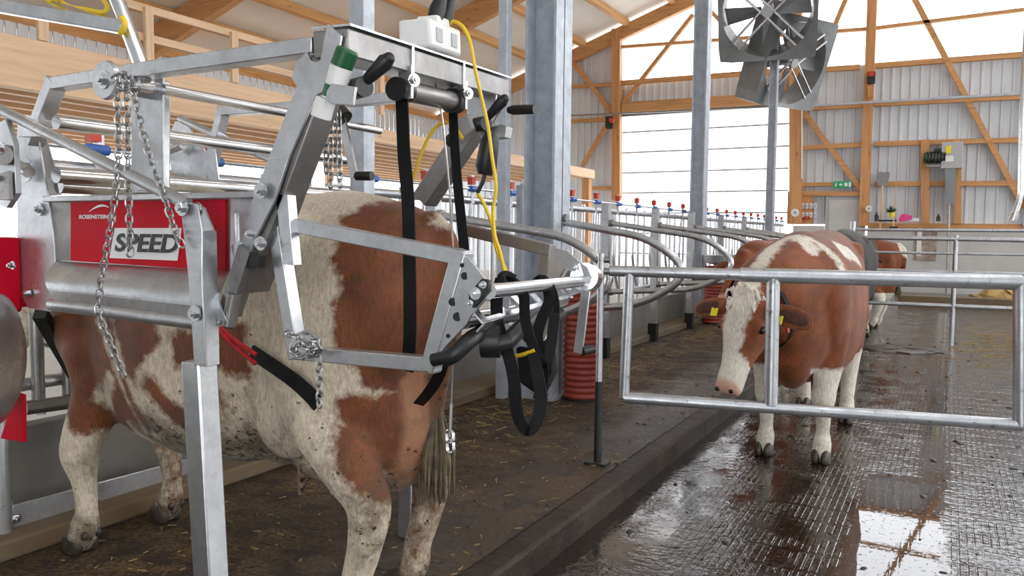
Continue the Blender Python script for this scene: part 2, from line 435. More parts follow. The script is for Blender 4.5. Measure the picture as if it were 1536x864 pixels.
# ================================================================== THE SETTING
PZ = .13; KX = -1.60; GY = 25.75
def zr(x): return 9.04+.338*(x+7.05) if x < 4 else 9.04+.338*11.05-.338*(x-4)
struct('floor', MB().box(((KX-.14-4.0)/2,10,PZ-.2), (4.0+KX-.14,36,.4)), 'litter')
struct('floor_lane', MB().box(((KX+12)/2,10,-.15), (12-KX,36,.3)), 'lane')
struct('floor_kerb', MB().box((KX-.07,10,-.04), (.14,36,2*(PZ+.047))), 'kerb', bev=.02)
struct('floor_feed_alley', MB().box((-14,11,.05), (20-.14-.0,36,.3)), 'concw')
# litter on joint: feed wall and its step
struct('wall_feed', MB().box((-3.91,12,.33), (.12,30,.55)), 'conc', bev=.01)
struct('wall_feed_step', MB().box((-3.66,12,PZ+.045), (.36,30,.09)), 'curb', bev=.015)
# gable wall
def corrug(x0, x1, zb, zt, y, pitch=.25, th=.02):
    mb = MB(); prof = []; x = x0
    while x < x1:
        for dx, dy in ((0,0),(.155,0),(.175,-.035),(.225,-.035),(.245,0)):
            if x+dx < x1: prof.append((x+dx, dy))
        x += pitch
    prof.append((x1, 0))
    for (a, da), (b, db) in zip(prof, prof[1:]):
        za = zt(a) if callable(zt) else zt; zb_ = zt(b) if callable(zt) else zt
        if za <= zb: continue
        mb.add([(a,y+da,zb),(b,y+db,zb),(b,y+db,zb_),(a,y+da,za),(a,y+da+th,zb),(b,y+db+th,zb),(b,y+db+th,zb_),(a,y+da+th,za)],
               [(0,1,2,3),(5,4,7,6),(3,2,6,7),(0,4,5,1)])
    return mb
gw = corrug(-18, -10.0, .2, lambda x: zr(x)+.3, GY+.17)
g2 = corrug(-10.0, -4.3, 5.8, 6.62, GY+.17); gw.add(g2.v, g2.f)
g3 = corrug(-4.3, 12, 1.95, 6.62, GY+.17); gw.add(g3.v, g3.f)
struct('wall_back', gw, 'sheet', smooth=False)
struct('wall_back_plinth', MB().box((-3.75,GY+.1,.95), (.9,.2,1.9)).box((5.0,GY+.1,.95), (14.2,.2,1.9)), 'concw')
wn_ = MB()
for x0, x1 in ((-10,-5.5),(-5.5,-2.3),(-2.3,2.5),(2.5,4),(4,12)):
    wn_.plate([(x0,GY+.16,6.62),(x1,GY+.16,6.62),(x1,GY+.16,zr(x1)+.3),(x0,GY+.16,zr(x0)+.3)], (0,.01,0))
struct('window_1', wn_, 'trans', smooth=False)
# roller door with its seams
rd = struct('door_1', MB().box((-7.13,GY+.18,2.93), (5.45,.02,5.5)), 'trans')
for i in range(8):
    MB().box((-7.13,GY+.15,.95+i*.68), (5.45,.045,.05)).obj('door_seam', 'grey', rd)
trim(MB().box((-7.15,GY+.02,5.60), (5.7,.12,.12)), 'duct')
# timber frame of the gable, each member on its own
def gb(p, q, w_, d_=.14, off=0, mat='woodx'):
    a = at(*p, y=GY); b = at(*q, y=GY); a.y = b.y = GY+off-.006*(NT[0] % 7)
    return trim(MB().beam(a, b, d_, w_, (0,0,1) if abs(b.z-a.z) < abs(b.x-a.x) else (1,0,0)), mat, bev=.008)
gb((927,300),(927,45),.30,.26,-.1,'woodz')
gb((1195,335),(1195,-60),.36,.26,-.1,'woodz')
trim(MB().box((-2.2,GY-.08,6.6), (.26,.24,9.4)), 'woodz', bev=.008)
trim(MB().box((1.86,GY-.08,5), (.20,.24,6.2)), 'colm')
gb((935,162),(1187,147),.34,.2,-.05)         # lintel of the big door
gb((930,125),(1195,105),.15)
gb((1195,107),(1290,101),.15); gb((1312,99),(1536,82),.15)
gb((930,71),(1300,44),.10); gb((1312,43),(1536,15),.10)
gb((1203,163),(1298,157),.16); gb((1312,156),(1534,145),.16)
gb((1203,222),(1298,217),.14); gb((1312,216),(1532,210),.14)
gb((1203,277),(1298,276),.12); gb((1312,276),(1532,275),.14)
gb((1203,290),(1300,291),.14)
gb((1303,338),(1534,340),.14)
gb((1388,336),(1388,210),.22,.16,-.05,'woodz'); gb((1436,336),(1436,210),.2,.16,-.05,'woodz')
gb((932,158),(1040,22),.13); gb((1058,8),(1192,150),.12); gb((1277,-20),(1206,150),.13)
gb((1362,-20),(1536,312),.15); gb((1206,168),(1296,290),.15)
gb((859,92),(918,168),.16); gb((916,180),(874,250),.14)
gb((857,130),(918,127),.13); gb((857,182),(916,179),.13); gb((880,282),(918,283),.13)
gb((1189,338),(1240,338),.9,.05,-.0,'palewz') if False else None
trim(MB().box((-4.0,GY-.02,2.45), (.75,.05,1.0)), 'woodz')
# gable rafter and inner rafters
def rafter(y, x0, x1, h_, w_, dz=0):
    a = V((x0,y,zr(x0)+h_/2+dz)); b = V((x1,y,zr(x1)+h_/2+dz)); return trim(MB().beam(a, b, w_, h_), 'woodx', bev=.01)
rafter(GY-.05, -18, 4, .42, .24)
for y in (19.3, 12.8, 6.2): rafter(y, -18, 4, .62, .22, -.15)
for y in (GY-.05, 19.3, 12.8, 6.2):
    trim(MB().beam((4,y,zr(4)+.21),(13,y,zr(13)+.21), .24, .5), 'woodx')
xs = [-17.4+i*1.55 for i in range(20)]
for x in xs: trim(MB().beam((x,-3,zr(x)+.42),(x,GY,zr(x)+.42), .14, .26, (-.32,0,.95)), 'woody', bev=.006)
RX = 4.0; RG = 1.3
def roofz(x): return zr(x)+.58
struct('ceiling', MB().plate([(-19,-5,roofz(-19)),(RX-RG,-5,roofz(RX-RG)),(RX-RG,GY+.8,roofz(RX-RG)),(-19,GY+.8,roofz(-19))], (0,0,.1))
       .plate([(RX+RG,-5,roofz(RX+RG)),(15,-5,roofz(15)),(15,GY+.8,roofz(15)),(RX+RG,GY+.8,roofz(RX+RG))], (0,0,.1)), 'roof', smooth=False)
struct('skylight_added', MB().plate([(RX-RG,-5,roofz(RX-RG)),(RX,-5,roofz(RX)),(RX,GY+.8,roofz(RX)),(RX-RG,GY+.8,roofz(RX-RG))], (0,0,.02))
       .plate([(RX+RG,-5,roofz(RX+RG)),(RX,-5,roofz(RX)),(RX,GY+.8,roofz(RX)),(RX+RG,GY+.8,roofz(RX+RG))], (0,0,.02)), 'trans', smooth=False)  # unseen ridge skylight, added to bring light into the middle of the barn
fw = MB(); 
for x0, x1 in ((-19,-9),(-9,4),(4,15)): fw.plate([(x0,-5.1,0 if x0 != -9 else 4.2),(x1,-5.1,0 if x0 != -9 else 4.2),(x1,-5.1,roofz(x1)),(x0,-5.1,roofz(x0))], (0,.1,0))
fw.plate([(-9,-5.1,0),(-1.5,-5.1,0),(-1.5,-5.1,4.2),(-9,-5.1,4.2)], (0,.1,0))
fw.plate([(3,-5.1,0),(4,-5.1,0),(4,-5.1,4.2),(3,-5.1,4.2)], (0,.1,0))
struct('wall_front_added', fw, 'sheet', smooth=False)  # unseen wall added to cut the light from behind the camera
struct('wall_right_added', MB().box((14.2,10,1.0), (.2,36,2.0)), 'concw')  # unseen low wall, added; its height limits the light from the right
# strip of sheeting high on the far side
ws = MB(); yy = 3.
while yy < GY:
    ws.box((-17,yy,5.15), (.03,.16,1.25)).box((-16.96,yy+.13,5.15), (.03,.09,1.25)); yy += .25
struct('wall_left', ws, 'sheet', smooth=False)
for y in (6.2,12.8,19.3): trim(MB().box((-17.1,y,2.8), (.24,.24,6.2)), 'woodz')
for z in (4.5,5.8): trim(MB().beam((-17.1,3,z),(-17.1,GY,z), .16, .22), 'woody')
# gallery along the far side: edge beams, floor boards, railing
GX = -10.3; GZ = -.09
trim(MB().box((GX,8.0,3.62), (.2,9.4,.64)), 'palew', bev=.01)
trim(MB().box((GX-.02,14,3.53), (.2,20.8,.28)), 'palew', bev=.01)
gd = MB(); x = GX-.25
while x > -16.9: gd.box((x,14,3.48), (.14,21,.22)); x -= .62
struct('ceiling_gallery', gd, 'palew')
struct('ceiling_gallery_deck', MB().box((-13.6,14,3.62), (6.6,21,.06)), 'palew')
trim(MB().box((-10.45,24.3,1.9), (.25,.25,3.2)), 'woodz'); trim(MB().box((-11.4,24.3,1.9), (.2,.2,3.2)), 'woodz')
rl = thing('gallery_railing', 'pale wooden railing running along the upper gallery edge', 'railing', (GX,3.5,3.9))
for z in (4.74,4.33): MB().beam((GX,3.6,z),(GX,13.2,z), .06, .11).obj('rail', 'palew', rl)
for px in (60,219,347,): 
    y = at(px, 60, x=GX).y; MB().box((GX+.06,y,4.35), (.06,.13,.80)).obj('post', 'palewz', rl)
for y in (11.9,13.2): MB().box((GX+.06,y,4.35), (.06,.13,.80)).obj('post', 'palewz', rl)
# ================================================================== STEEL COLUMNS
def hcol(x0, x1, y0, y1, top, label, base=PZ):
    mb = MB(); t = .022
    mb.box(((x0+x1)/2,(y0+y1)/2,(top+base)/2), (x1-x0,.014,top-base))
    o = thing('steel_column', label, 'column', ((x0+x1)/2,(y0+y1)/2,base), 'barn steel columns')
    mb.obj('web', 'colm', o)
    for x in (x0+t/2, x1-t/2): MB().box((x,(y0+y1)/2,(top+base)/2), (t,y1-y0,top-base)).obj('flange', 'colm', o)
    MB().box(((x0+x1)/2,(y0+y1)/2,base+.012), (x1-x0+.06,y1-y0+.06,.024)).obj('base_plate', 'colm', o)
    return o
hcol(-3.22,-2.93,6.12,6.44, zr(-3)+.1, 'nearest and widest grey steel column behind the hoof trimming crush')
hcol(-3.73,-3.50,12.9,13.14, zr(-3.6)+.1, 'grey steel column beside the far corrugated red pipe, second along the stall row')
hcol(-3.82,-3.64,19.5,19.7, zr(-3.7)+.1, 'farthest grey steel column, carrying the two fans')
def slim(x, y, w_, top, label, mat='galv', base=PZ, d=None):
    o = MB().box((x,y,(top+base)/2), (w_,d or w_,top-base)).obj('steel_post', mat, bev=.006)
    return tag(o, label, 'post')
slim(-3.35,4.12,.115,zr(-3.35)+.1,'slim square steel post rising behind the crush cross beam, left of the wide column','colm')
slim(-3.35,6.0,.085,zr(-3.3)+.1,'slim square steel post just left of the wide grey column','colm')
slim(-3.33,3.62,.12,2.3,'pale short square post standing behind the leaning arm of the crush')
tag(MB().box((-3.42,6.5,1.05), (.14,.02,1.9)).box((-3.36,6.42,1.05),(.02,.16,1.9)).obj('steel_channel', 'colm'), 'short blue-grey steel channel standing against the left of the wide column', 'post')
# ================================================================== HEADLOCK FEED FENCE
FX = -3.90
zf = 1.86
lx = thing('feed_fence_rails', 'long galvanised top rail, control rod and bottom rail of the feed fence', 'rail', (FX,12,.6))
MB().tube([(FX,1.0,zf),(FX,22.3,zf)], .036).obj('top_rail', 'galv', lx)
MB().tube([(FX+.06,1.0,zf+.10),(FX+.06,22.3,zf+.10)], .011, 8).obj('control_rod', 'galv', lx)
MB().tube([(FX,1.0,.80),(FX,22.3,.80)], .032).obj('bottom_rail', 'galv', lx)
def headlock():
    t = thing('headlock', 'galvanised self-locking neck yoke of the feed fence', 'headlock', (FX,2.6,.62), 'headlocks of the feed fence')
    y = 2.6
    MB().tube([(FX,y-.28,.64),(FX,y-.28,zf+.06)], .022, 10).tube([(FX,y+.2,.64),(FX,y+.2,zf)], .022, 10).obj('upright', 'galv', t)
    MB().tube([(FX,y+.20,.80),(FX,y+.12,.9),(FX,y-.02,1.25),(FX+.01,y+.04,zf+.0)], .02, 10, bend=.08).tube([(FX,y-.28,1.0),(FX,y-.13,.95),(FX,y-.1,.80)], .018, 8, bend=.05).obj('yoke_bar', 'galv', t)
    MB().box((FX+.03,y+.04,zf+.10), (.012,.055,.26)).obj('latch_plate', 'galv', t)
    MB().tube([(FX+.06,y-.05,zf+.1),(FX+.06,y+.07,zf+.1)], .028, 10).obj('blue_sleeve', 'blue', t)
    MB().box((FX+.045,y-.0,zf+.165), (.05,.06,.05)).box((FX+.045,y-.0,zf+.20), (.055,.075,.02)).obj('red_cap', 'redp', t)
    return t
hl = headlock()
fit = ['leftmost headlock, seen left of the tall crush post under the gallery', None]
for i in range(1, 27):
    y = 2.6+i*.74
    dup(hl, (FX,y,.62))
hl['label'] = 'galvanised self-locking neck yoke with red cap and blue sleeve in the feed fence row'
for o in bpy.data.objects:
    if o.name.startswith('headlock'): o['label'] = hl['label']
# ================================================================== STALL DIVIDERS AND POSTS
def divider(y, label, x0=-3.42, dx=0):
    t = thing('stall_divider', label, 'stall divider', (x0+.1,y,PZ), 'looped tube stall dividers')
    MB().tube([(x0,y,1.69-dx*.2),(-2.28+dx,y,1.53),(-1.93+dx,y,1.25),(-2.35+dx,y,.97),(x0,y,.90)], .032, 14, bend=.26).obj('loop', 'galv', t)
    for z in (1.69,.90): MB().cyl((x0-.02,y,z),(x0+.05,y,z), .042).obj('clamp', 'galvk', t)
    return t
ords = ['nearest to the crush, passing behind its yellow cable', 'clamped to the wide grey column', 'third along, first on a black-footed square post',
        'fourth along, second on a black-footed square post', 'fifth along, just before the second steel column', 'sixth along, partly behind the standing cow', 'farthest, mostly hidden behind the standing cow']
DY = (5.1,6.9,8.62,10.38,12.1,13.9,15.7)
for y, s_ in zip(DY, ords):
    if y == 6.9: divider(6.33, 'looped galvanised stall divider, '+s_, -2.95, .14)
    else: divider(y, 'looped galvanised stall divider, '+s_)
for i, y in enumerate(DY):
    if i == 1: continue
    t = thing('divider_post', 'galvanised square post with black sleeve at its foot, '+('behind the crush','','third divider','on the fourth divider','on the fifth divider','on the sixth divider','on the farthest divider')[i].replace('third','on the third'), 'post', (-3.44,y+.02,PZ))
    MB().box((-3.46,y+.0,PZ+.9), (.085,.085,1.76)).obj('post', 'galv', t)
    MB().box((-3.46,y+.0,PZ+.12), (.115,.115,.24)).obj('sleeve', 'black', t)
# corrugated red pipes
def corr_pipe(x, y, r, h, label):
    t = thing('corrugated_pipe', label, 'pipe', (x,y,PZ), 'corrugated red drain pipes')
    pts = []; rs = []; z = PZ+.02; i = 0
    while z < PZ+h:
        for dz, dr in ((0,-.012),(.012,0),(.030,0),(.040,-.012)): pts.append((x,y,z+dz)); rs.append(r+dr)
        z += .052
    MB().tube(pts, r, 32, rs=rs).obj('ribbed_tube', 'brick', t, ang=60)
    MB().cyl((x,y,PZ),(x,y,PZ+.03), r*.96, seg=28).obj('foot_ring', 'black', t)
corr_pipe(-2.74,6.33,.165,1.05,'nearer ribbed brick-red pipe standing upright at the wide column')
corr_pipe(-3.30,12.94,.16,.95,'farther ribbed brick-red pipe at the second steel column, beside the cow ear')
w_ = thing('water_bowl', 'small galvanised water bowl above the farther red pipe', 'drinker', (-3.24,12.9,PZ+.97))
MB().tube([(-3.24,12.9,1.10),(-3.24,12.9,1.13),(-3.24,12.9,1.25)], .1, 16, rs=[.10,.22,.25]).obj('bowl', 'galvd', w_)
MB().tube([(-3.2,12.75,1.2),(-3.3,12.8,1.5),(-3.4,12.85,1.62)], .02, 8, bend=.05).obj('pipe', 'galv', w_)
# ================================================================== FOREGROUND GATE AND ITS POST
def yl(x): return 4.62+(x+1.83)*.31
def gp(px, py):
    p = at(px, py, y=5)
    for _ in range(20): p = at(px, py, y=yl(p.x))
    return p
g = thing('yard_gate', 'wide galvanised tube gate in front of the standing cow', 'gate', (-1.8,4.6,0))
a, b_ = gp(914,406), gp(1532,424); c_, d_ = gp(936,596), gp(1532,638); e_ = gp(945,412)
MB().tube([a,gp(1150,413)], .034, 16).tube([gp(1110,412),b_], .043, 16).obj('top_rail', 'galvd', g)
MB().tube([c_,d_], .035, 16).obj('bottom_rail', 'galvd', g)
MB().tube([gp(944,410),c_], .032, 14).obj('upright', 'galvd', g)
MB().tube([gp(1160,415),gp(1156,607)], .040, 14).obj('upright', 'galvd', g)
MB().tube([b_,d_], .043, 16).obj('upright', 'galvd', g)
p0 = V((-1.86,4.56,PZ))
t = thing('gate_post', 'slim galvanised gate post with black lower half and foot plate', 'post', p0)
MB().tube([p0+V((0,0,.52)),p0+V((0,0,1.31))], .021, 14).obj('tube', 'galvd', t)
MB().tube([p0+V((0,0,.01)),p0+V((0,0,.52))], .024, 14).obj('sleeve', 'black', t)
MB().box(p0+V((0,0,.008)), (.14,.10,.016)).obj('foot_plate', 'dark', t)
for z in (1.20,1.27): MB().cyl(p0+V((-.03,0,z)), p0+V((.05,0.02,z)), .02).obj('hinge', 'galvk', t)
# rails across the back of the yard
def rail(name, pts, r, label, mat='galvd'):
    return tag(MB().tube(pts, r, 10).obj(name, mat), label, 'rail', )
bf = thing('back_railing', 'low tube railing with two bars behind the standing cow at right', 'railing', (0,13,0))
for z0, z1, x0 in ((1.34,1.34,-1.3),(1.075,1.07,-1.3),(.585,.605,-1.4),):
    MB().tube([(x0,13,z0),(3.2,13.0,z1)], .030 if z0 < 1.3 else .02, 10).obj('rail', 'galvd', bf)
MB().tube([(.10,13,.02),(.10,13,1.60)], .032, 10).obj('post', 'galvd', bf)
MB().tube([(-1.5,13,1.56),(3.2,13,1.52)], .034, 10).obj('rail', 'galvd', bf)
bf2 = thing('far_railing', 'thin galvanised top rail nearest the back wall', 'railing', (0,16,0))
MB().tube([(-1.6,16,1.70),(4,16,1.69)], .028, 10).obj('rail', 'galvd', bf2)
for x in (-1.55,): MB().tube([(x,16,0.02),(x,16,1.85)], .05, 10).obj('post', 'galvd', bf2)
# ================================================================== FANS ON THE FARTHEST COLUMN
def fan(c, nrm, up, size, label, sgn=1):
    R = rotm(nrm, up); c = V(c)
    t = thing('barn_fan', label, 'fan', c, 'barn fans')
    def W(x, y, z): return c+R@V((x,y,z))
    h = size/2; rad = size*.46; dp = size*.16; mb = MB(); N = 40
    def sq(a):
        k = h/max(abs(math.cos(a)), abs(math.sin(a))); ch = h*1.37
        k = min(k, ch); return k*math.cos(a), k*math.sin(a)
    for i in range(N):
        a, b = 2*PI*i/N, 2*PI*(i+1)/N
        q = []
        for al in (a, b):
            y, z = sq(al); q += [W(dp,y,z), W(-dp,y,z), W(dp*.9,rad*math.cos(al),rad*math.sin(al)), W(-dp*.9,rad*.95*math.cos(al),rad*.95*math.sin(al))]
        mb.add(q, [(0,4,5,1),(0,2,6,4),(2,3,7,6),(3,1,5,7)])
    mb.obj('shroud', 'fan', t, ang=30)
    MB().tube([W(-dp,0,0),W(dp*.8,0,0)], size*.055, 16).obj('motor', 'grey', t)
    for i in range(4):
        al = 2*PI*i/4-PI/2+.12; mb = MB(); u = (math.cos(al), math.sin(al)); n_ = (-u[1], u[0])
        pts = [(.06,-.05,.04),(.43,-.11,.05),(.43,.09,-.04),(.06,.05,-.03)]
        mb.plate([W(x3*size, (r_*u[0]+k*n_[0])*size, (r_*u[1]+k*n_[1])*size) for r_, k, x3 in pts], R@V((.012*size,0,0)))
        mb.obj('blade', 'fan', t, smooth=False)
    for i in range(4):
        al = PI/4+i*PI/2
        for o_ in (-.05,.05):
            c0_, s0_ = math.cos(al), math.sin(al)
            MB().tube([W(dp*.6,-s0_*o_*size,c0_*o_*size),W(dp,(c0_*rad-s0_*o_*size),(s0_*rad+c0_*o_*size))], size*.014, 8).obj('strut', 'chrome', t)
    return t
fan(at(1152,14,y=19.1), (.15,-1,-.5), (0,0,1), 2.15, 'large grey fan high on the farthest column, front one with shroud facing down')
fan(at(1180,92,y=20.3), (.85,-.5,-.35), (0,0,1), 2.1, 'grey fan behind the farthest column, lower and turned sideways')
# ================================================================== SMALL THINGS ON THE GABLE WALL
def wp(px, py, dy=.18): p = at(px, py, y=GY-dy); return p
p = wp(1264,277,.12); t = thing('exit_sign', 'green and white emergency exit sign above the small door', 'sign', p)
MB().box(p, (.5,.05,.2)).obj('panel', 'exitg', t)
MB().plate([p+V((.05,-.03,-.05)),p+V((.14,-.03,-.05)),p+V((.14,-.03,.05)),p+V((.05,-.03,.05))], (0,-.004,0)).plate([p+V((-.05,-.03,-.02)),p+V((.0,-.03,-.02)),p+V((0,-.03,.02)),p+V((-.05,-.03,.02))],(0,-.004,0)).plate([p+V((-.10,-.03,0)),p+V((-.05,-.03,-.05)),p+V((-.05,-.03,.05))],(0,-.004,0)).obj('arrow', 'white', t, smooth=False)
MB().plate([p+V((.17,-.03,-.07)),p+V((.23,-.03,-.07)),p+V((.23,-.03,.07)),p+V((.17,-.03,.07))], (0,-.004,0)).ell(p+V((-.17,-.035,.05)),(.015,.005,.015)).plate([p+V((-.2,-.03,-.06)),p+V((-.18,-.03,-.06)),p+V((-.14,-.03,.03)),p+V((-.19,-.03,.03))],(0,-.004,0)).obj('pictogram', 'white', t, smooth=False)
dr = struct('door_2', MB().box((-2.72,GY+.02,1.40), (1.12,.06,2.8)), 'grey')
MB().box((-2.72,GY-.02,2.02), (.9,.02,1.3)).obj('door_panel', 'concw', dr); MB().box((-2.28,GY-.05,1.5), (.14,.05,.03)).obj('door_handle', 'galv', dr)
i = 0
for r_ in range(2):
    for c2 in range(4):
        q = wp(1204+c2*6.2, 309+r_*13.5, .1); i += 1
        t = thing('wall_switch', 'small grey switch on the timber board left of the small door', 'switch', q, 'switches beside the small door')
        MB().box(q, (.09,.05,.16)).obj('housing', 'white', t, bev=.01); MB().box(q+V((0,-.03,0)), (.05,.02,.09)).obj('rocker', 'grey', t)
q = wp(1193,319,.28); t = thing('round_switch', 'round pale switch on the wooden door post left of the switch board', 'switch', q)
MB().cyl(q, q+V((0,-.05,0)), .12, seg=20).obj('housing', 'white', t); MB().cyl(q+V((0,-.05,0)), q+V((0,-.07,0)), .05, seg=16).obj('button', 'grey', t)
q = wp(1303.5,313,.28); t = thing('round_switch', 'round pale switch on the timber post right of the small door', 'switch', q)
MB().cyl(q, q+V((0,-.05,0)), .09, seg=20).obj('housing', 'white', t); MB().cyl(q+V((0,-.05,0)), q+V((0,-.07,0)), .04, seg=16).obj('button', 'grey', t)
q = wp(1211,327,.12); t = thing('emergency_switch', 'small red emergency switch below the switch board', 'switch', q)
MB().box(q, (.14,.1,.10)).obj('housing', 'redp', t); MB().cyl(q+V((0,-.05,0)), q+V((0,-.12,0)), .05).obj('knob', 'redp', t)
q = wp(1324,285,.16); t = thing('shovel', 'metal shovel hanging blade up on the wall beside the post', 'shovel', q+V((0,0,-1.2)))
MB().plate([wp(1315,258),wp(1335,258),wp(1332,276),wp(1324,281),wp(1316,276)], (0,-.02,0)).obj('blade', 'galvk', t)
MB().tube([wp(1324,278,.2),wp(1320,345,.2)], .025, 8).obj('handle', 'palewz', t)
t = thing('squeegee', 'squeegee with thin wooden handle leaning on the wall by the plant', 'squeegee', wp(1342,340,.3))
MB().tube([wp(1344,278,.3),wp(1340,340,.3)], .016, 8).obj('handle', 'palewz', t)
MB().beam(wp(1334,341,.3),wp(1347,341,.3), .05, .05).obj('head', 'black', t)
q = wp(1336.5,319,.3); t = thing('potted_plant', 'small green plant in a yellow pot on the wall ledge', 'plant', q)
MB().cyl(wp(1338,326,.3), wp(1338,319,.3), .07, .09).obj('pot', 'tagy', t)
mb = MB()
for k in range(26):
    d = V((random.uniform(-1,1), random.uniform(-1,1), random.uniform(.0,1.3))).normalized()*random.uniform(.12,.24)
    s_ = d.cross(V((random.random(),.3,.5))).normalized()*.03; mb.plate([q-s_*.4, q+d*.6-s_, q+d, q+d*.6+s_], (0,-.004,0))
mb.obj('leaves', 'leaf', t, smooth=False)
for px, hh, mt, lab in ((1315,14,'dark','dark tall bottle on the ledge under the shovel'), (1407.5,11,'dark','dark bottle on the ledge below the control cabinet')):
    a = wp(px,332,.25); b2 = wp(px,332-hh,.25)
    tag(MB().tube([a, a.lerp(b2,.6), a.lerp(b2,.75), b2], .05, 12, rs=[.055,.055,.02,.02]).obj('bottle', mt), lab, 'bottle')
a = wp(1352,329,.25); t = thing('pink_spray_gun', 'bright pink hand tool with white end lying on the ledge', 'tool', a)
MB().beam(wp(1349,330,.25), wp(1368,326,.25), .1, .12).ell(wp(1357,325,.25), (.12,.06,.08)).obj('body', 'pinkp', t)
MB().beam(wp(1366,329,.25), wp(1379,330,.25), .08, .09).obj('tip', 'white', t)
tag(MB().beam(wp(1318,331,.25), wp(1345,331,.25), .06, .05).obj('brush', 'dark'), 'dark brush lying on the ledge left of the pink tool', 'brush')
q = wp(1428,233,.35); t = thing('control_cabinet', 'grey control cabinet with two stickers beside a dark motor', 'cabinet', q)
MB().box(q, (.52,.22,.72)).obj('cabinet_body', 'grey', t, bev=.01)
MB().box(q+V((-.09,-.12,.15)), (.14,.01,.2)).obj('yellow_sticker', 'tagy', t); MB().box(q+V((-.06,-.12,-.1)), (.2,.01,.16)).obj('white_sticker', 'white', t)
q = wp(1405,236,.35); t = thing('drive_motor', 'dark green ribbed electric motor mounted left of the control cabinet', 'motor', q)
mb = MB(); pts = []; rs = []
for k in range(13): pts.append(q+V((-.26+k*.04,0,0))); rs.append(.15 if k % 2 else .18)
mb.tube(pts, .17, 20, rs=rs).obj('ribbed_housing', 'dark', t, ang=20)
MB().cyl(q+V((-.32,0,0)), q+V((-.26,0,0)), .14).obj('end_cap', 'green', t)
MB().box(q+V((0,.02,-.24)), (.5,.16,.05)).obj('bracket', 'galvk', t); MB().box(q+V((.02,0,.2)), (.18,.12,.08)).obj('terminal_box', 'dark', t)
a = wp(1425,252,.33); b2 = wp(1424,305,.33)
t = thing('drive_duct', 'grey tapered duct running down below the control cabinet', 'duct', b2)
MB().plate([wp(1417,250,.25),wp(1434,250,.25),wp(1431,307,.25),wp(1419,307,.25)], (0,-.18,0)).obj('housing', 'duct', t)
MB().tube([wp(1424,306,.33), wp(1420,440,.33)], .035, 8).obj('pipe', 'galvk', t)
q = wp(1387,368,.03); t = thing('wall_poster', 'worn pinkish poster on the concrete wall', 'poster', q)
MB().box(wp(1388.5,363,.02), (.56,.03,1.05)).obj('sheet', plain('poster_print', (.33,.26,.22), .6, 0, .6, 5), t)
MB().box(wp(1379,360,.03), (.12,.05,.9)).obj('white_strip', 'white', t); MB().box(wp(1389,345,.05), (.5,.04,.08)).obj('dark_header', 'dark', t)
q = wp(1307,117,.35); t = thing('warning_light', 'black and red device on the timber post right of the fans', 'device', q)
MB().box(q, (.2,.2,.32)).obj('housing', 'dark', t); MB().box(q+V((0,-.1,.1)), (.16,.05,.14)).obj('red_lens', 'redp', t); MB().box(q+V((0,.0,-.40)), (.14,.14,.3)).obj('bracket', 'woodz', t)
q = wp(914,184,.3); t = thing('alarm_device', 'black device with red lamp beside the left timber post of the big door', 'device', q)
MB().box(q, (.2,.2,.4)).obj('housing', 'dark', t); MB().cyl(q+V((.15,-.1,.05)), q+V((.15,-.22,.05)), .08).obj('red_lamp', 'redp', t)
t = thing('drain_pipe', 'shiny steel pipe hanging down with angled end at the right edge', 'pipe', at(1530,330,y=12))
MB().tube([at(1533,180,y=12)+V((0,0,7.0)),at(1533,180,y=12),at(1531,295,y=12),at(1521,325,y=12)], .035, 14, bend=.08).obj('tube', 'chrome', t)
MB().tube([at(1523,320,y=12),at(1519,331,y=12)], .05, 14).obj('end_ring', 'chrome', t)
tag(MB().beam(wp(1195,160,.5),wp(1540,140,.5), .1, .06).obj('cable_tray', 'colm'), 'long pale cable tray running along the gable timber', 'cable tray')
tag(MB().beam(wp(840,174,.5),wp(1160,160,.5), .05, .05).obj('conduit', 'galvk'), 'thin dark rail crossing the gable above the big door', 'rail')
tag(MB().tube([wp(1203,150,.3),wp(1203,268,.3)], .02, 6).obj('conduit', 'white'), 'thin white conduit running down right of the big door', 'conduit')
# low far kerb and dung channel at the back
struct('trim_floor_back', MB().box((4,21.5,.09), (10,.5,.18)), 'curb')
def heap(px, py, rx, rz, label, mat='straw', z=0, ry=None):
    c = at(px, py, z=z); mb = MB(); mb.ell(c+V((0,0,0)), (rx,ry or rx*.8,rz), nu=28, nv=14)
    mb.v = [p+V((0,0,1))*(noise.noise(p*6)*rz*.5)+V((noise.noise(p*9),noise.noise(p*9+V((5,0,0))),0))*rx*.25 for p in mb.v]
    mb.v = [V((p.x,p.y,max(p.z,z-.01))) for p in mb.v]
    return tag(mb.obj('straw_heap' if mat == 'straw' else 'dung_pat', mat), label, 'straw' if mat == 'straw' else 'dung', kind='stuff')
heap(1498,455,.6,.34,'heap of yellow straw against the back kerb at right')
heap(1350,524,.55,.03,'dark dung smear on the lane behind the standing cow',mat='dung')
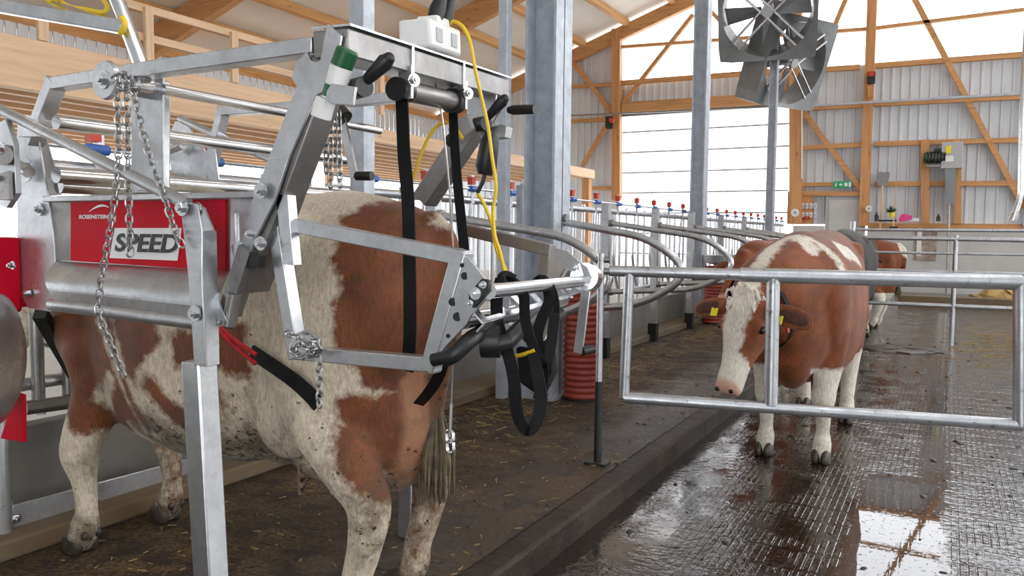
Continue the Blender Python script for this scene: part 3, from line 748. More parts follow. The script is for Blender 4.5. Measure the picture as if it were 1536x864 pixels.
# loose straw on the lane and platform: cut stalks, beyond counting
mb = MB()
def stalks(n_, fx, z, L=.05):
    for _ in range(n_):
        x, y = fx(); a = random.uniform(0, PI); c = V((x,y,z+random.uniform(.002,.008))); d = V((math.cos(a),math.sin(a),random.uniform(-.05,.1)))*L*random.uniform(.4,1.2)
        mb.beam(c-d, c+d, .004, .003)
stalks(420, lambda: (random.gauss(.9,.45), random.gauss(13.5,1.6)), 0, .14)
stalks(300, lambda: (random.uniform(-3.4,-1.7), random.uniform(2.0,7)), PZ, .018)
stalks(400, lambda: (max(-3.42,random.gauss(-3.05,.2)), random.uniform(4.5,14)), PZ, .05)
tag(mb.obj('loose_straw', 'straw', smooth=False), 'loose cut straw scattered over the lane and the litter floor', 'straw', kind='stuff')
mb = MB()
for _ in range(300):
    x = random.uniform(-3.3,-1.75); y = random.uniform(1.8,9); r_ = random.uniform(.004,.016)
    mb.ell((x,y,PZ), (r_*1.5,r_,r_*.6), nu=6, nv=4)
for _ in range(260):
    x = random.uniform(-1.5,1.5); y = random.uniform(3,14); r_ = random.uniform(.006,.022)
    mb.ell((x,y,0), (r_*1.8,r_,r_*.5), Matrix.Rotation(random.uniform(0,3),3,'Z'), nu=7, nv=4)
tag(mb.obj('dung_crumbs', 'dung'), 'dark dung crumbs lying on the wet floor', 'dung', kind='stuff')
# ================================================================== COWS
import numpy as np
from mathutils.bvhtree import BVHTree
def sdf_poly(P, poly):
    P = np.asarray(P); poly = np.asarray(poly); n = len(poly); d = np.full(len(P), 1e9); ins = np.zeros(len(P), bool)
    for i in range(n):
        a = poly[i]; b = poly[(i+1) % n]; e = b-a; w_ = P-a
        t = np.clip((w_@e)/(e@e+1e-12), 0, 1); q = w_-t[:,None]*e; d = np.minimum(d, (q**2).sum(1))
        c = ((a[1] > P[:,1]) != (b[1] > P[:,1])); xi = (b[0]-a[0])*(P[:,1]-a[1])/(b[1]-a[1]+1e-12)+a[0]
        ins ^= c & (P[:,0] < xi)
    d = np.sqrt(d); return np.where(ins, d, -d)
def dline(P, pts):
    d = np.full(len(P), 1e9)
    for a, b in zip(pts, pts[1:]):
        a = np.array(a); b = np.array(b); e = b-a; w_ = P-a; t = np.clip((w_@e)/(e@e), 0, 1)
        d = np.minimum(d, np.sqrt(((w_-t[:,None]*e)**2).sum(1)))
    return d
TR = [(-.47,1.40,1.14,.06),(-.42,1.46,1.02,.15),(-.30,1.52,.90,.24),(-.12,1.56,.80,.29),(.05,1.585,.72,.31),(.28,1.57,.56,.33),(.55,1.55,.47,.37),(.85,1.55,.45,.38),(1.1,1.56,.48,.35),(1.35,1.565,.54,.29),(1.55,1.53,.60,.24),(1.70,1.46,.72,.17),(1.8,1.40,.84,.10)]
def cow(label, org, deg, scale, mat, coatfn, poll=(2.0,0,1.35), hdir=(.62,0,-.78), hroll=0, feet=None, voxel=.014, eyes=True, tags=True, udder=True, tailpts=None, tuft=False, neck_r=.24, neckmid=None, rear=1.0, earsz=1.0):
    th_ = math.radians(deg); f = V((math.cos(th_), math.sin(th_), 0)); lf = V((-f.y, f.x, 0)); O = V(org); R3 = Matrix((f, lf, V((0,0,1)))).transposed()
    k = scale
    def L(p): return O+f*((p[0] if p[0] > .3 else .3-(.3-p[0])*rear)*k)+lf*(p[1]*k)+V((0,0,p[2]*k))
    t = thing('cow', label, 'cow', org)
    mb = MB(); 
    # trunk
    N = 28; rings = []
    for x, zt, zb, hw in TR:
        rg_ = []
        for j in range(N):
            a = 2*PI*j/N; c, s_ = math.cos(a), math.sin(a); e = 2/2.35
            yy = hw*abs(c)**e*(1 if c > 0 else -1); zz = (zt-zb)/2*abs(s_)**e*(1 if s_ > 0 else -1)
            if s_ > .5: yy *= 1-.18*(s_-.5)*2
            rg_.append(L((x, yy, (zt+zb)/2+zz)))
        rings += rg_
    fs = [(i*N+j, i*N+(j+1) % N, (i+1)*N+(j+1) % N, (i+1)*N+j) for i in range(len(TR)-1) for j in range(N)]
    fs += [tuple(range(N)), tuple(reversed(range((len(TR)-1)*N, len(TR)*N)))]
    mb.add(rings, fs)
    def E(c, d, rx=0, ry=0, rz=0): mb.ell(L(c), [q*k for q in d], R3@Euler((rx,ry,rz)).to_matrix(), 20, 12)
    def C(pts, rs, seg=14):
        P_ = catmull([L(p) for p in pts], 5); m_ = len(rs)-1; R_ = []
        for i in range(len(P_)):
            u = i/(len(P_)-1)*m_; a = min(int(u), m_-1); R_.append((rs[a]*(1-(u-a))+rs[a+1]*(u-a))*k)
        mb.tube(P_, 0, seg, rs=R_); mb.ell(P_[0], (R_[0],)*3); mb.ell(P_[-1], (R_[-1],)*3)
    feet = feet or {}
    FP = {'hn':(0,.19),'hf':(0,-.19),'fn':(1.37,.19),'ff':(1.37,-.19)}; FP.update(feet)
    for s_, key in ((1,'hn'),(-1,'hf')):
        x, y = FP[key]
        E((.0,s_*.20,1.02), (.27,.135,.36), ry=.18); E((-.20,s_*.15,1.12), (.20,.13,.30), ry=-.1); E((.16,s_*.235,.80), (.17,.10,.22))
        E((.12,s_*.22,1.40), (.09,.08,.09))      # hook bone
        C([(.10,s_*.21,.92),(-.02,y*.6+s_*.08,.76),(-.12+x*.6,y,.60),(-.17+x,y,.49),(-.15+x,y,.34),(-.10+x,y,.20),(-.085+x,y,.13),(-.045+x,y,.06)], [.15,.125,.100,.082,.064,.055,.064,.062]); E((-.225+x,y,.53), (.035,.03,.06))
    for s_, key in ((1,'fn'),(-1,'ff')):
        x, y = FP[key]
        E((1.42,s_*.21,1.10), (.19,.13,.36), ry=.15); E((1.32,s_*.22,.82), (.14,.10,.20))
        C([(1.36,s_*.21,.90),(1.34+(x-1.37)*.3,s_*.20,.72),(x+.01,y,.50),(x+.02,y,.42),(x,y,.33),(x-.015,y,.20),(x+.0,y,.13),(x+.03,y,.06)], [.13,.115,.086,.082,.055,.046,.064,.062])
    E((1.53,0,.86), (.21,.17,.36))
    if udder:
        E((.12,0,.70), (.31,.19,.27)); E((-.20,.02,.76), (.20,.18,.31)); E((.40,0,.60),(.16,.16,.12))
        for ux, uy in ((-.02,.08),(-.02,-.08),(.24,.09),(.24,-.09)): C([(ux,uy,.50),(ux+.01,uy*1.15,.40)], [.030,.016], 8)
    # neck and head
    pl = V(poll); a_ = V(hdir).normalized(); up0 = V((a_.z*-1, 0, a_.x)) if abs(a_.y) < .2 else V((0,0,1))
    c_ = (up0-a_*up0.dot(a_)); c_ = c_.normalized() if c_.length > .05 else V((1,0,0))
    if c_.dot(V((.6,0,.8))) < 0: c_ = -c_
    c_ = Matrix.Rotation(hroll, 3, a_)@c_; b_ = c_.cross(a_)
    if b_.y < 0: b_ = -b_
    def Hh(a, b, c): return pl+a_*a+b_*b+c_*c
    nm = neckmid or ((1.5+pl.x)/2, pl.y*.4, (1.28+pl.z)/2+.0)
    C([(1.45,0,1.24),nm,Hh(-.02,0,-.10)], [.30,neck_r,.145], 18)
    C([(1.5,0,.92),(nm[0],nm[1],nm[2]-.2),Hh(.12,0,-.16)], [.16,.12,.08], 14)
    HS = [(-.09,.07,.05,-.05),(-.04,.115,.10,-.06),(.05,.134,.13,-.07),(.15,.148,.145,-.08),(.22,.132,.15,-.085),(.32,.094,.125,-.07),(.42,.074,.10,-.05),(.50,.080,.086,-.04),(.56,.078,.074,-.04),(.60,.055,.050,-.045)]
    N = 22; vs = []
    for a, hb, hc, oc in HS:
        for j in range(N):
            q = 2*PI*j/N; e = .82; cc, ss = math.cos(q), math.sin(q)
            vs.append(L(Hh(a, hb*abs(cc)**e*(1 if cc > 0 else -1), oc+hc*abs(ss)**e*(1 if ss > 0 else -1))))
    fs = [(i*N+j, i*N+(j+1) % N, (i+1)*N+(j+1) % N, (i+1)*N+j) for i in range(len(HS)-1) for j in range(N)]
    fs += [tuple(range(N)), tuple(reversed(range((len(HS)-1)*N, len(HS)*N)))]
    mb.add(vs, fs)
    RH = Matrix((R3@a_, R3@b_, R3@c_)).transposed()
    def EH(c, d, rot=None): mb.ell(L(Hh(*c)), [q*k for q in d], RH@(rot or Matrix.Identity(3)), 18, 11)
    for s_ in (1,-1):
        EH((.16,s_*.115,.0), (.055,.035,.045))                 # brow
        EH((.56,s_*.055,-.02), (.04,.035,.035))                # nostril wing
        e1 = (b_*s_+a_*.22-c_*.12).normalized()
        ce = Hh(.03,s_*.13,-.05)
        rt = rotm(R3@e1, R3@c_)
        mb.ell(L(ce+e1*.125*earsz), (.125*k*earsz,.062*k*earsz,.022*k), rt, 18, 11); mb.ell(L(ce+e1*.02), (.07*k,.04*k,.04*k), rt)
    EH((-.03,0,.03), (.06,.08,.05))
    if tailpts is None: tailpts = [(-.40,0,1.46),(-.49,0,1.36),(-.50,0,1.1),(-.46,.01,.88),(-.43,.01,.74)]
    C(tailpts, [.05,.042,.033,.028,.026], 10)
    # one continuous skin
    me = bpy.data.meshes.new('body'); me.from_pydata([tuple(p-O) for p in mb.v], [], mb.f); me.update()
    bm = bmesh.new(); bm.from_mesh(me); bmesh.ops.recalc_face_normals(bm, faces=bm.faces); bm.to_mesh(me); bm.free()
    ob = bpy.data.objects.new('body', me); COL.objects.link(ob)
    rm = ob.modifiers.new('r', 'REMESH'); rm.mode = 'VOXEL'; rm.voxel_size = voxel
    sm = ob.modifiers.new('s', 'SMOOTH'); sm.factor = .6; sm.iterations = 14 if voxel < .02 else 4
    dg = bpy.context.evaluated_depsgraph_get(); nm_ = bpy.data.meshes.new_from_object(ob.evaluated_get(dg))
    bpy.data.objects.remove(ob)
    n = len(nm_.vertices); co_ = np.empty(n*3, np.float32); nm_.vertices.foreach_get('co', co_); co_ = co_.reshape(n,3)
    inv_ = np.array(R3).T
    loc = (co_@inv_.T)/k; loc[:,0] = np.where(loc[:,0] > .3, loc[:,0], .3-(.3-loc[:,0])/rear)                                        # cow coordinates
    hv = loc-np.array(pl); hd = np.stack([hv@np.array(a_), hv@np.array(b_), hv@np.array(c_)], 1)
    global on_skin
    def on_skin(px, py):
        v = (at(px, py, z=-50)-CO if py > 370 else at(px, py, y=90)-CO).normalized(); h_ = bv.ray_cast(CO-O, v)
        return None if h_[0] is None else tuple(h_[0]+O)
    bv = BVHTree.FromPolygons([tuple(q_) for q_ in co_], [tuple(q_.vertices) for q_ in nm_.polygons]) if voxel < .013 else None
    ct, sk, so = coatfn(loc, hd, co_+np.array(O))
    nose = np.clip((hd[:,0]-.50)/.04, 0, 1)*(np.abs(hd[:,1]) < .2)*(hd[:,0] < .75)*np.clip((hd[:,2]+.13)/.03,0,1)*np.clip((.112-np.linalg.norm(hd-np.array([.60,0,.015]),axis=1))/.02,0,1)
    ear = np.clip((np.abs(hd[:,1])-.16)/.05, 0, 1)*(np.abs(hd[:,0]) < .2)*(np.abs(hd[:,1]) < .42)*(np.abs(hd[:,2]) < .2)
    ct = np.where((ear > .3), .15, ct)
    for nme, arr in (('coat',ct),('skin',np.maximum(sk,nose)),('soil_light',so)):
        at_ = nm_.attributes.new(nme, 'FLOAT', 'POINT'); at_.data.foreach_set('value', arr.astype(np.float32))
    nm_.materials.clear(); nm_.materials.append(M[mat]); nm_.shade_smooth()
    nm_.name = 'body'; ob = bpy.data.objects.new('body', nm_); COL.objects.link(ob); ob.parent = t
    # hooves: two claws each
    for key, (x, y) in FP.items():
        h_ = MB(); dx = .03 if key[0] == 'f' else -.03
        for sy in (-1,1):
            q = MB().ell(L((x+dx+.02,y+sy*.032,.035)), (.075*k,.031*k,.060*k), R3@Euler((0,.35,sy*-.08)).to_matrix(), 14, 10)
            q.v = [V((p.x,p.y,max(p.z, O.z+.002))) for p in q.v]; h_.add(q.v, q.f)
            h_.ell(L((x+dx-.07,y+sy*.03,.095)), (.018*k,.015*k,.022*k))
        h_.obj('hoof', 'hoof', t, ang=70)
    for s_ in (1,-1):
        if eyes:
            MB().ell(L(Hh(.175,s_*.147,-.012)), (.026*k,.018*k,.021*k), RH).obj('eye', 'eye', t)
            MB().ell(L(Hh(.578,s_*.048,.012)), (.014*k,.018*k,.014*k), RH@Matrix.Rotation(s_*.5,3,'X')).obj('nostril', 'eye', t)
        if tags:
            e1 = (b_*s_+a_*.22-c_*.12).normalized(); mb2 = MB().ell(L(Hh(.03,s_*.13,-.05)+e1*.135*earsz+c_*.014), (.085*k*earsz,.034*k*earsz,.012*k), rotm(R3@e1, R3@c_), 18, 9); mb2.obj('ear_inside', 'earin', t)
            e1 = (b_*s_+a_*.22-c_*.12).normalized(); q = Hh(.03,s_*.13,-.05)+e1*.10+c_*.032+a_*.015
            o = MB().box(L(q+a_*.03), (.055*k,.05*k,.006*k), RH).obj('ear_tag', 'tagy', t, bev=.004)
            MB().ell(L(q+c_*.004), (.008*k,.008*k,.006*k), RH).obj('stud', 'eye', o)
    # tail switch
    e = V(tailpts[-1]); sw = MB()
    rnd = random.Random(5)
    for _ in range(110 if voxel < .02 else 14):
        dx, dy = rnd.gauss(0,.024), rnd.gauss(0,.024)
        sw.tube([L(e+V((dx*.3,dy*.3,.03))), L(e+V((dx,dy,-.13))), L(e+V((dx*1.1,dy*1.1,-.24+rnd.uniform(-.08,.10))))], .006*k, 5, rs=[.009*k,.009*k,.002*k])
    sw.obj('tail_switch', 'swit', t)
    if tuft:
        tf = MB()
        for _ in range(150):
            a0 = rnd.uniform(-.07,.055); b0 = rnd.gauss(0,.045); d0 = V((rnd.gauss(0,1),rnd.gauss(0,1),0)).normalized()*.022
            p = Hh(a0, b0, .050-.2*b0*b0*8); q = Hh(a0+d0.x, b0+d0.y, .066-.2*b0*b0*8); r3 = Hh(a0+d0.x*1.8+.03, b0+d0.y*1.8, .056-b0*b0*2)
            tf.tube([L(p), L(q), L(r3)], .005*k, 5, rs=[.009*k,.009*k,.004*k])
        tf.obj('forelock', plain('white_forelock', (.85,.80,.70), .8, 0, .1, 30), t)
    return t, L, Hh, (R3, RH)
def soilf(p): return np.clip(.9-p[:,2]*.9, 0, 1)
# ---- the cow in the crush
OA = (-1.92, 2.40, PZ)
def P2(pts, y=2.10):
    out = []
    for a, b in pts: q = at(a, b, y=y); out.append((OA[0]-q.x, q.z-OA[2]))
    return out
BR = [[(478,326),(498,305),(527,292),(558,291),(568,298),(576,316),(581,334),(605,339),(616,334),(633,342),(646,329),(657,320),(680,300),(760,300),(760,480),(700,520),(690,560),(660,640),(630,722),(606,760),(562,762),(542,730),(515,692),(508,664),(504,640),(498,613),(516,589),(545,596),(527,566),(521,545),(500,516),(498,480),(498,454),(506,440),(501,423),(488,391),(495,365),(488,345)],
      [(60,380),(170,380),(160,440),(172,500),(184,535),(200,600),(210,640),(180,640),(176,655),(150,660),(118,640),(60,560)],
      [(170,380),(300,380),(280,440),(258,488),(264,512),(247,528),(240,545),(228,555),(224,578),(212,560),(203,530),(190,480)],
      [(238,556),(250,560),(262,585),(292,620),(300,655),(262,632),(246,600),(234,575)],
      [(276,500),(325,478),(377,486),(385,561),(364,567),(328,540),(285,548)],
      [(172,470),(190,478),(203,560),(230,640),(215,655),(196,560)],
      [(330,590),(340,585),(350,610),(338,622)]]
WHP = [[(157,470),(163,470),(184,528),(178,530)], [(134,602),(146,576),(150,585),(176,556),(186,562),(178,585),(160,614),(146,612)]]
def coatA(p, h, wpt):
    q = p[:, [0,2]].copy(); q[:,0] = np.where(q[:,0] > .3, q[:,0], .3-(.3-q[:,0])*.84); c = np.full(len(p), -9.)
    for b in BR: c = np.maximum(c, sdf_poly(q, P2(b)))
    c = np.where(p[:,1] < -.05, np.maximum(c, np.sin(p[:,0]*5+1)*.1*(p[:,2] > .7)), c)
    for b in WHP: c = np.minimum(c, -sdf_poly(q, P2(b)))
    ud = np.linalg.norm((p-np.array([.10,0,.70]))/np.array([.36,.215,.33]), axis=1)
    ud = np.minimum(ud, np.linalg.norm((p-np.array([-.20,.02,.74]))/np.array([.235,.20,.345]), axis=1))
    sk = np.clip((1.03-ud)*9, 0, .60)*np.clip((.15-p[:,1])/.02,0,1)*np.clip((.26+p[:,1])/.02,0,1)*np.clip((1.0-p[:,2])/.08,0,1)
    belly = 1.25*np.exp(-((p[:,2]-.48)/.20)**2)*np.clip((p[:,0]-.15)/.2,0,1)*np.clip((1.1-p[:,0])/.2,0,1)
    so = np.clip(.16+.16*np.clip((1.05-p[:,2])/.3,0,1)+.9*belly+.45*np.exp(-((p[:,2]-.45)/.2)**2)*(p[:,0] < .3)+.75*np.clip((.22-p[:,2])/.15,0,1), 0, 1.1)
    back = np.clip((p[:,2]-1.2)/.3, 0, 1); so *= 1-.8*back  # soil thinned on the back, painting in the light from above
    tail = (p[:,0] < -.40)&(p[:,2] < 1.2)&(np.abs(p[:,1]) < .05); so = np.where(tail, .9, so)
    return c, sk, so
cow('brown and white spotted cow standing inside the hoof trimming crush, seen from behind its flank', OA, 180, 1.0, 'coatA', coatA,
    poll=(2.05,0,1.30), hdir=(.60,0,-.80), feet={'hn':(-.13,.26),'hf':(-.11,-.14),'fn':(1.36,.27),'ff':(1.36,-.17)}, tags=False, voxel=.0135, rear=.84)
# ---- the cow facing the camera
OB = (-.90, 7.24, 0)
def coatB(p, h, wpt):
    c = np.full(len(p), .3)
    # face blaze
    onhead = (h[:,0] > -.12)&(h[:,0] < .7)&(np.abs(h[:,1]) < .2)&(h[:,2] > -.26)&(h[:,2] < .15)
    wdt = np.interp(h[:,0], [-.1,.05,.18,.28,.36,.43,.6], [.085,.095,.075,.065,.085,.13,.25])
    blaze = np.minimum(wdt-np.abs(h[:,1]+.012), .1)
    blaze = np.where((h[:,2] > -.075)|(h[:,0] > .40), blaze, -.1)
    c = np.where(onhead, -blaze, c)
    front = p[:,0] > 1.1
    c = np.where((p[:,2] < .72)&~onhead&front&(p[:,0] < 1.75), np.minimum(c, (p[:,2]-.64-.35*np.clip(p[:,0]-1.4,0,1)*0)), c)
    c = np.where(front&(p[:,2] < .70)&(np.abs(p[:,1]) < .12)&(p[:,2] > .48), .08, c)
    c = np.where(~front&(p[:,2] < .75), np.minimum(c, p[:,2]-.58+.12*np.sin(p[:,0]*7)), c)
    for q, r_ in (([(1134,404),(1148,385),(1166,364),(1190,354)], .05), ([(1192,356),(1206,360),(1216,374)], .055), ([(1210,356),(1245,378),(1266,408)], .03), ([(1262,374),(1284,386),(1298,402)], .085)):
        hp = [h_ for h_ in (on_skin(*k_) for k_ in q) if h_ is not None]
        if len(hp) > 1: c = np.minimum(c, dline(wpt, hp)-r_)
    return c, np.zeros(len(p)), np.clip(.75-p[:,2]*2.0, 0, .8)
tB, LB, HB, RB = cow('red and white cow with white blaze standing behind the gate, facing the viewer', OB, -90, 1.02, 'coatB', coatB,
    poll=(2.06,-.20,1.13), hdir=(.28,-.13,-.93), hroll=.32, earsz=1.25, feet={'fn':(1.37,.185),'ff':(1.36,-.19),'hn':(.1,.2),'hf':(-.35,-.2)}, voxel=.0125, tuft=True, neckmid=(1.80,-.12,1.18), neck_r=.235)
# collar
def ring(L, c, ex, ez, r1, r2): return [L(V(c)+V(ex)*r1*math.cos(a)+V(ez)*r2*math.sin(a)) for a in [2*PI*i/28 for i in range(29)]]
nk = V((1.86,-.155,1.05)); tn = V((.55,-.25,-.30)).normalized(); ex = tn.cross(V((0,0,1))).normalized(); ez = ex.cross(tn).normalized()
MB().band(ring(LB, nk, ex, ez, .225, .27), .035, .006, (RB[0]@tn)).obj('collar', 'strap', tB)
MB().box(LB(nk+ex*.225+V((.02,.0,.05))), (.05,.05,.06)).obj('collar_sensor', 'blue', tB, bev=.006)
MB().tube([LB(nk+V((.08,.17,-.02))), LB(nk+V((.10,.19,-.12)))], .012, 8).obj('red_strap_end', 'redp', tB)
# ---- cows farther back
def coatC(seed, thr, legs=.5):
    def fn(p, h, wpt):
        c = np.array([noise.noise(V((a*1.7+seed, b*1.7, z*1.7))) for a, b, z in p])*.5+thr
        c = np.where(p[:,2] < legs, np.minimum(c, -.1), c)
        return c, np.zeros(len(p)), np.clip(.6-p[:,2]*1.2, 0, .6)
    return fn
cow('plain brown cow half hidden directly behind the cow with the white blaze', (-1.27,10.6,0), -110, .98, 'coatB', coatC(3, .35), voxel=.025, tags=False, feet={'hn':(.0,.24)})
cow('dark brown cow farthest back of which only the back shows', (-1.30,12.3,0), 90, 1.06, 'coatD', coatC(9, .5), voxel=.028, tags=False, poll=(2.0,0,1.2))
cow('brown and white cow behind the railing, only rump and hind legs showing', (-1.12,15.2,0), 172, .98, 'coatB', coatC(5.2, .08, .62), voxel=.022, tags=False)
# ================================================================== HOOF TRIMMING CRUSH
N = 1.75; FRY = 2.95
cr = thing('hoof_trimming_crush', 'galvanised steel hoof trimming crush with red side panel, standing around the spotted cow', 'hoof trimming crush', (-2.3,2.35,PZ))
def c_(px, py, y=N): return at(px, py, y=y)
def sq(name, pts, w_, h_=None, mat='galv', y=N, parent=None, hollow=False, up=(0,1,0), dy=0):
    mb = MB(); q = [c_(a, b, y) for a, b in pts]
    if dy: q = [p+V((0,dy,0)) for p in q]
    for a, b in zip(q, q[1:]):
        d = (b-a).normalized(); e = w_*.45
        i_ = q.index(a) % 2; mb.beam(a-d*(e if a is not q[0] else 0), b+d*(e if b is not q[-1] else 0), w_-.0024*i_, (h_ or w_)-.0024*i_, up, hollow)
    return mb.obj(name, mat, parent or cr, bev=.003)
def bolt(p, n=(0,-1,0), r=.016, parent=None, name='bolt', mat='chrome'):
    n = V(n).normalized(); p = V(p)
    return MB().tube([p, p+n*.004], r*1.5, 16).tube([p+n*.004, p+n*.016], r, 6).tube([p+n*.016,p+n*.022], r*.55, 8).obj(name, mat, parent or cr)
def pplate(name, pts, y, th=.008, mat='galv', parent=None):
    return MB().plate([c_(a, b, y) for a, b in pts], (0,th,0)).obj(name, mat, parent or cr, bev=.0015)
# -- tall front supporting leg (outer sleeve, inner leg)
sl = MB(); 
sl.plate([c_(271,312,1.62),c_(283,304,1.62),c_(296,306,1.62),c_(303,345,1.62),c_(303,424,1.62),c_(309,548,1.62),c_(291,548,1.62),c_(283,424,1.62)], (0,.006,0))
sl.beam(c_(307,346,1.66), c_(312,548,1.66), .040, .055, (0,1,0))
leg = sl.obj('leg_sleeve', 'galv', cr, bev=.002)
a = c_(299,540,1.66); b2 = c_(316,850,1.66); b2 = a+(b2-a)*((a.z-PZ)/(a.z-b2.z))
MB().beam(a, b2, .075, .075, (0,1,0)).obj('leg', 'galv', cr, bev=.006)
MB().plate([c_(295,305,1.69),c_(306,312,1.69),c_(320,346,1.69),c_(322,424,1.69),c_(305,424,1.69),c_(303,345,1.69)], (0,.006,0)).obj('leg_cheek', 'galv', cr)
bolt(c_(293,470,1.615)); bolt(c_(274,312,1.61)); bolt(c_(296,315,1.66))
# the same leg on the far side of the cow
a = V((-2.17,3.0,1.2)); MB().beam(a, V((-2.17,3.0,PZ)), .075, .075, (0,1,0)).obj('leg', 'galv', cr, bev=.006)
# -- round diagonal bars
MB().tube([c_(-12,158,1.62),c_(281,306,1.62)], .019, 14).obj('diagonal_bar', 'galv', cr)
MB().tube([c_(270,178,FRY),c_(425,248,FRY)], .02, 12).obj('diagonal_bar', 'galv', cr)
# -- upper side frames
sq('side_frame', [(50,215),(83,127),(205,108),(478,70)], .045, .06)
sq('side_frame', [(308,285),(322,225),(335,167),(405,163),(530,152),(706,137)], .045, .06, y=FRY)
# -- tall square post carrying the chain spool
MB().beam(c_(226,120,1.86), c_(226,292,1.86), .10, .085, (0,1,0)).obj('spool_post', 'galv', cr, bev=.006)
pplate('post_flange', [(203,118),(244,114),(245,286),(205,286)], 1.80)
sp_ = c_(158,120,1.63); ax = V((0,1,0))
o = MB().tube([sp_, sp_+ax*.20], .028, 16).tube([sp_+ax*.10,sp_+ax*.18],.036,16).obj('chain_spool', 'chrome', cr)
MB().tube([sp_-ax*.006, sp_+ax*.008], .06, 36, rs=[.057,.062]).obj('spool_disc', 'galv', o); bolt(sp_-ax*.006, r=.02, parent=o)
# cross tubes along the width of the crush
for (px, py, y0, y1, r_) in ((244,134,1.8,FRY,.018), (84,183,1.72,3.3,.026), (84,262,1.75,3.3,.030), (88,278,1.8,3.3,.030)):
    q = c_(px, py, y0); MB().tube([q, V((q.x,y1,q.z))], r_, 14).obj('cross_tube', 'chrome', cr)
# -- front plates at left
pplate('front_plate', [(26,180),(40,172),(62,176),(56,205),(72,298),(80,352),(84,408),(77,468),(42,462),(24,430),(26,330),(24,265)], N)
pplate('front_plate', [(56,205),(64,196),(84,262),(90,292),(72,294)], 1.80, mat='galvk')
pplate('front_flange', [(26,180),(56,178),(56,205),(26,205)], 1.70, .05)
bolt(c_(59,314,1.745)); bolt(c_(43,440,1.745), r=.012); bolt(c_(39,255,1.73), r=.03, mat='chrome')
q = c_(330,290,FRY)
pplate('rear_plate', [(250,215),(262,182),(276,182),(300,212),(308,228),(318,288),(262,290)], FRY)
pplate('rear_plate', [(304,228),(322,222),(330,288),(316,290)], FRY-.06, mat='galv')
MB().tube([c_(255,225,FRY-.05),c_(274,218,FRY-.05)], .022).obj('pivot', 'chrome', cr); MB().tube([c_(248,268,FRY-.05),c_(270,270,FRY-.05)], .033).obj('pivot', 'chrome', cr)
# -- left hub with lever plates
pplate('hub_plate', [(-10,190),(8,178),(20,215),(24,290),(10,312),(-10,305)], 1.60, .02)
MB().tube([c_(2,232,1.60),c_(2,232,1.55)], .035, 18).obj('hub', 'galvk', cr); bolt(c_(2,222,1.55), r=.014); bolt(c_(3,268,1.59), r=.012)
pplate('hub_plate', [(-6,262),(12,256),(14,300),(-4,300)], 1.58, .015, 'galvk')
MB().tube([c_(26,248,1.68),c_(44,258,1.68)], .022, 14).obj('pivot', 'chrome', cr)
# -- side panel: rail, red sign, belly sheet, bottom tube
sq('panel_rail', [(70,299),(392,292)], .02, .035, dy=0)
pn = pplate('side_panel', [(72,303),(336,297),(392,292),(410,300),(385,360),(344,408),(82,392)], N+.012, .006)
pplate('panel_recess', [(72,303),(106,303),(106,391),(82,390)], N+.006, .004, 'galvk')
a, b2, c2, d2 = c_(106,303,N+.002), c_(338,299,N+.002), c_(338,407,N+.002), c_(106,391,N+.002)
sg = MB().plate([a,b2,c2,d2], (0,.008,0)).obj('red_sign_panel', 'red', pn)
W0 = c_(170,342,N-.002)
MB().plate([c_(172,342,N-.001),c_(272,342,N-.001),c_(266,391,N-.001),c_(164,387,N-.001)], (0,.002,0)).obj('sign_white_field', 'white', pn, smooth=False)
o0 = c_(172,376,N-.002); hgt = (c_(172,350,N)-c_(172,376,N)).z
mb = place(text_mb('SPEED', hgt*1.40, .22, .001, hgt*.034), (0,0,0), (1,0,0), (0,0,1))
xm = max(p.x for p in mb.v); wd = (c_(269,360,N)-c_(172,360,N)).x
mb.v = [V((p.x/xm*wd, p.y, p.z)) for p in mb.v]; mb.v = [p+V((o0.x,N-.004,o0.z)) for p in mb.v]
mb.obj('lettering', 'black', pn, smooth=False)
mb = place(text_mb('ROSENSTEINER', .020, .15, .0006, .0004), (0,0,0), (1,0,0), (0,0,1))
mb.v = [V((p.x, p.y, p.z*.95)) for p in mb.v]; o1 = c_(119,328,N); xm = max(p.x for p in mb.v); wd = (c_(172,328,N)-c_(119,328,N)).x
mb.v = [V((p.x/xm*wd+o1.x, N-.002+p.y, p.z+o1.z)) for p in mb.v]; mb.obj('maker_name', 'white', pn, smooth=False)
arc = []; 
for i in range(13):
    u = i/12; arc.append((133+30*u, 318-9*math.sin(u*PI*.72)))
mb = MB(); 
for i in range(12):
    w0 = 2.2*math.sin(PI*(i)/12*.9)+.2; w1 = 2.2*math.sin(PI*(i+1)/12*.9)+.2
    mb.plate([c_(arc[i][0],arc[i][1]-w0,N-.003),c_(arc[i+1][0],arc[i+1][1]-w1,N-.003),c_(arc[i+1][0],arc[i+1][1]+w1*.4,N-.003),c_(arc[i][0],arc[i][1]+w0*.4,N-.003)], (0,.001,0))
mb.obj('maker_arc', 'white', pn, smooth=False)
bs = MB(); A, B_, C2, D2 = c_(84,392,N), c_(344,408,N), c_(340,482,N-.07), c_(80,446,N-.07)
q = []; 
for i in range(9):
    u = i/8; off = -.035*math.sin(PI*u)
    q.append((A*(1-u)+D2*u+V((0,off,0)), B_*(1-u)+C2*u+V((0,off,0))))
vs = [p for pr in q for p in pr]+[p+V((0,.006,0)) for pr in q for p in pr]
fs = [(2*i,2*i+1,2*i+3,2*i+2) for i in range(8)]+[(18+2*i,18+2*i+2,18+2*i+3,18+2*i+1) for i in range(8)]+[(2*i,2*i+2,20+2*i,18+2*i) for i in range(8)]+[(2*i+1,19+2*i,21+2*i,2*i+3) for i in range(8)]+[(0,18,19,1),(16,17,35,34)]
bs.add(vs, fs).obj('belly_sheet', 'galv', cr)
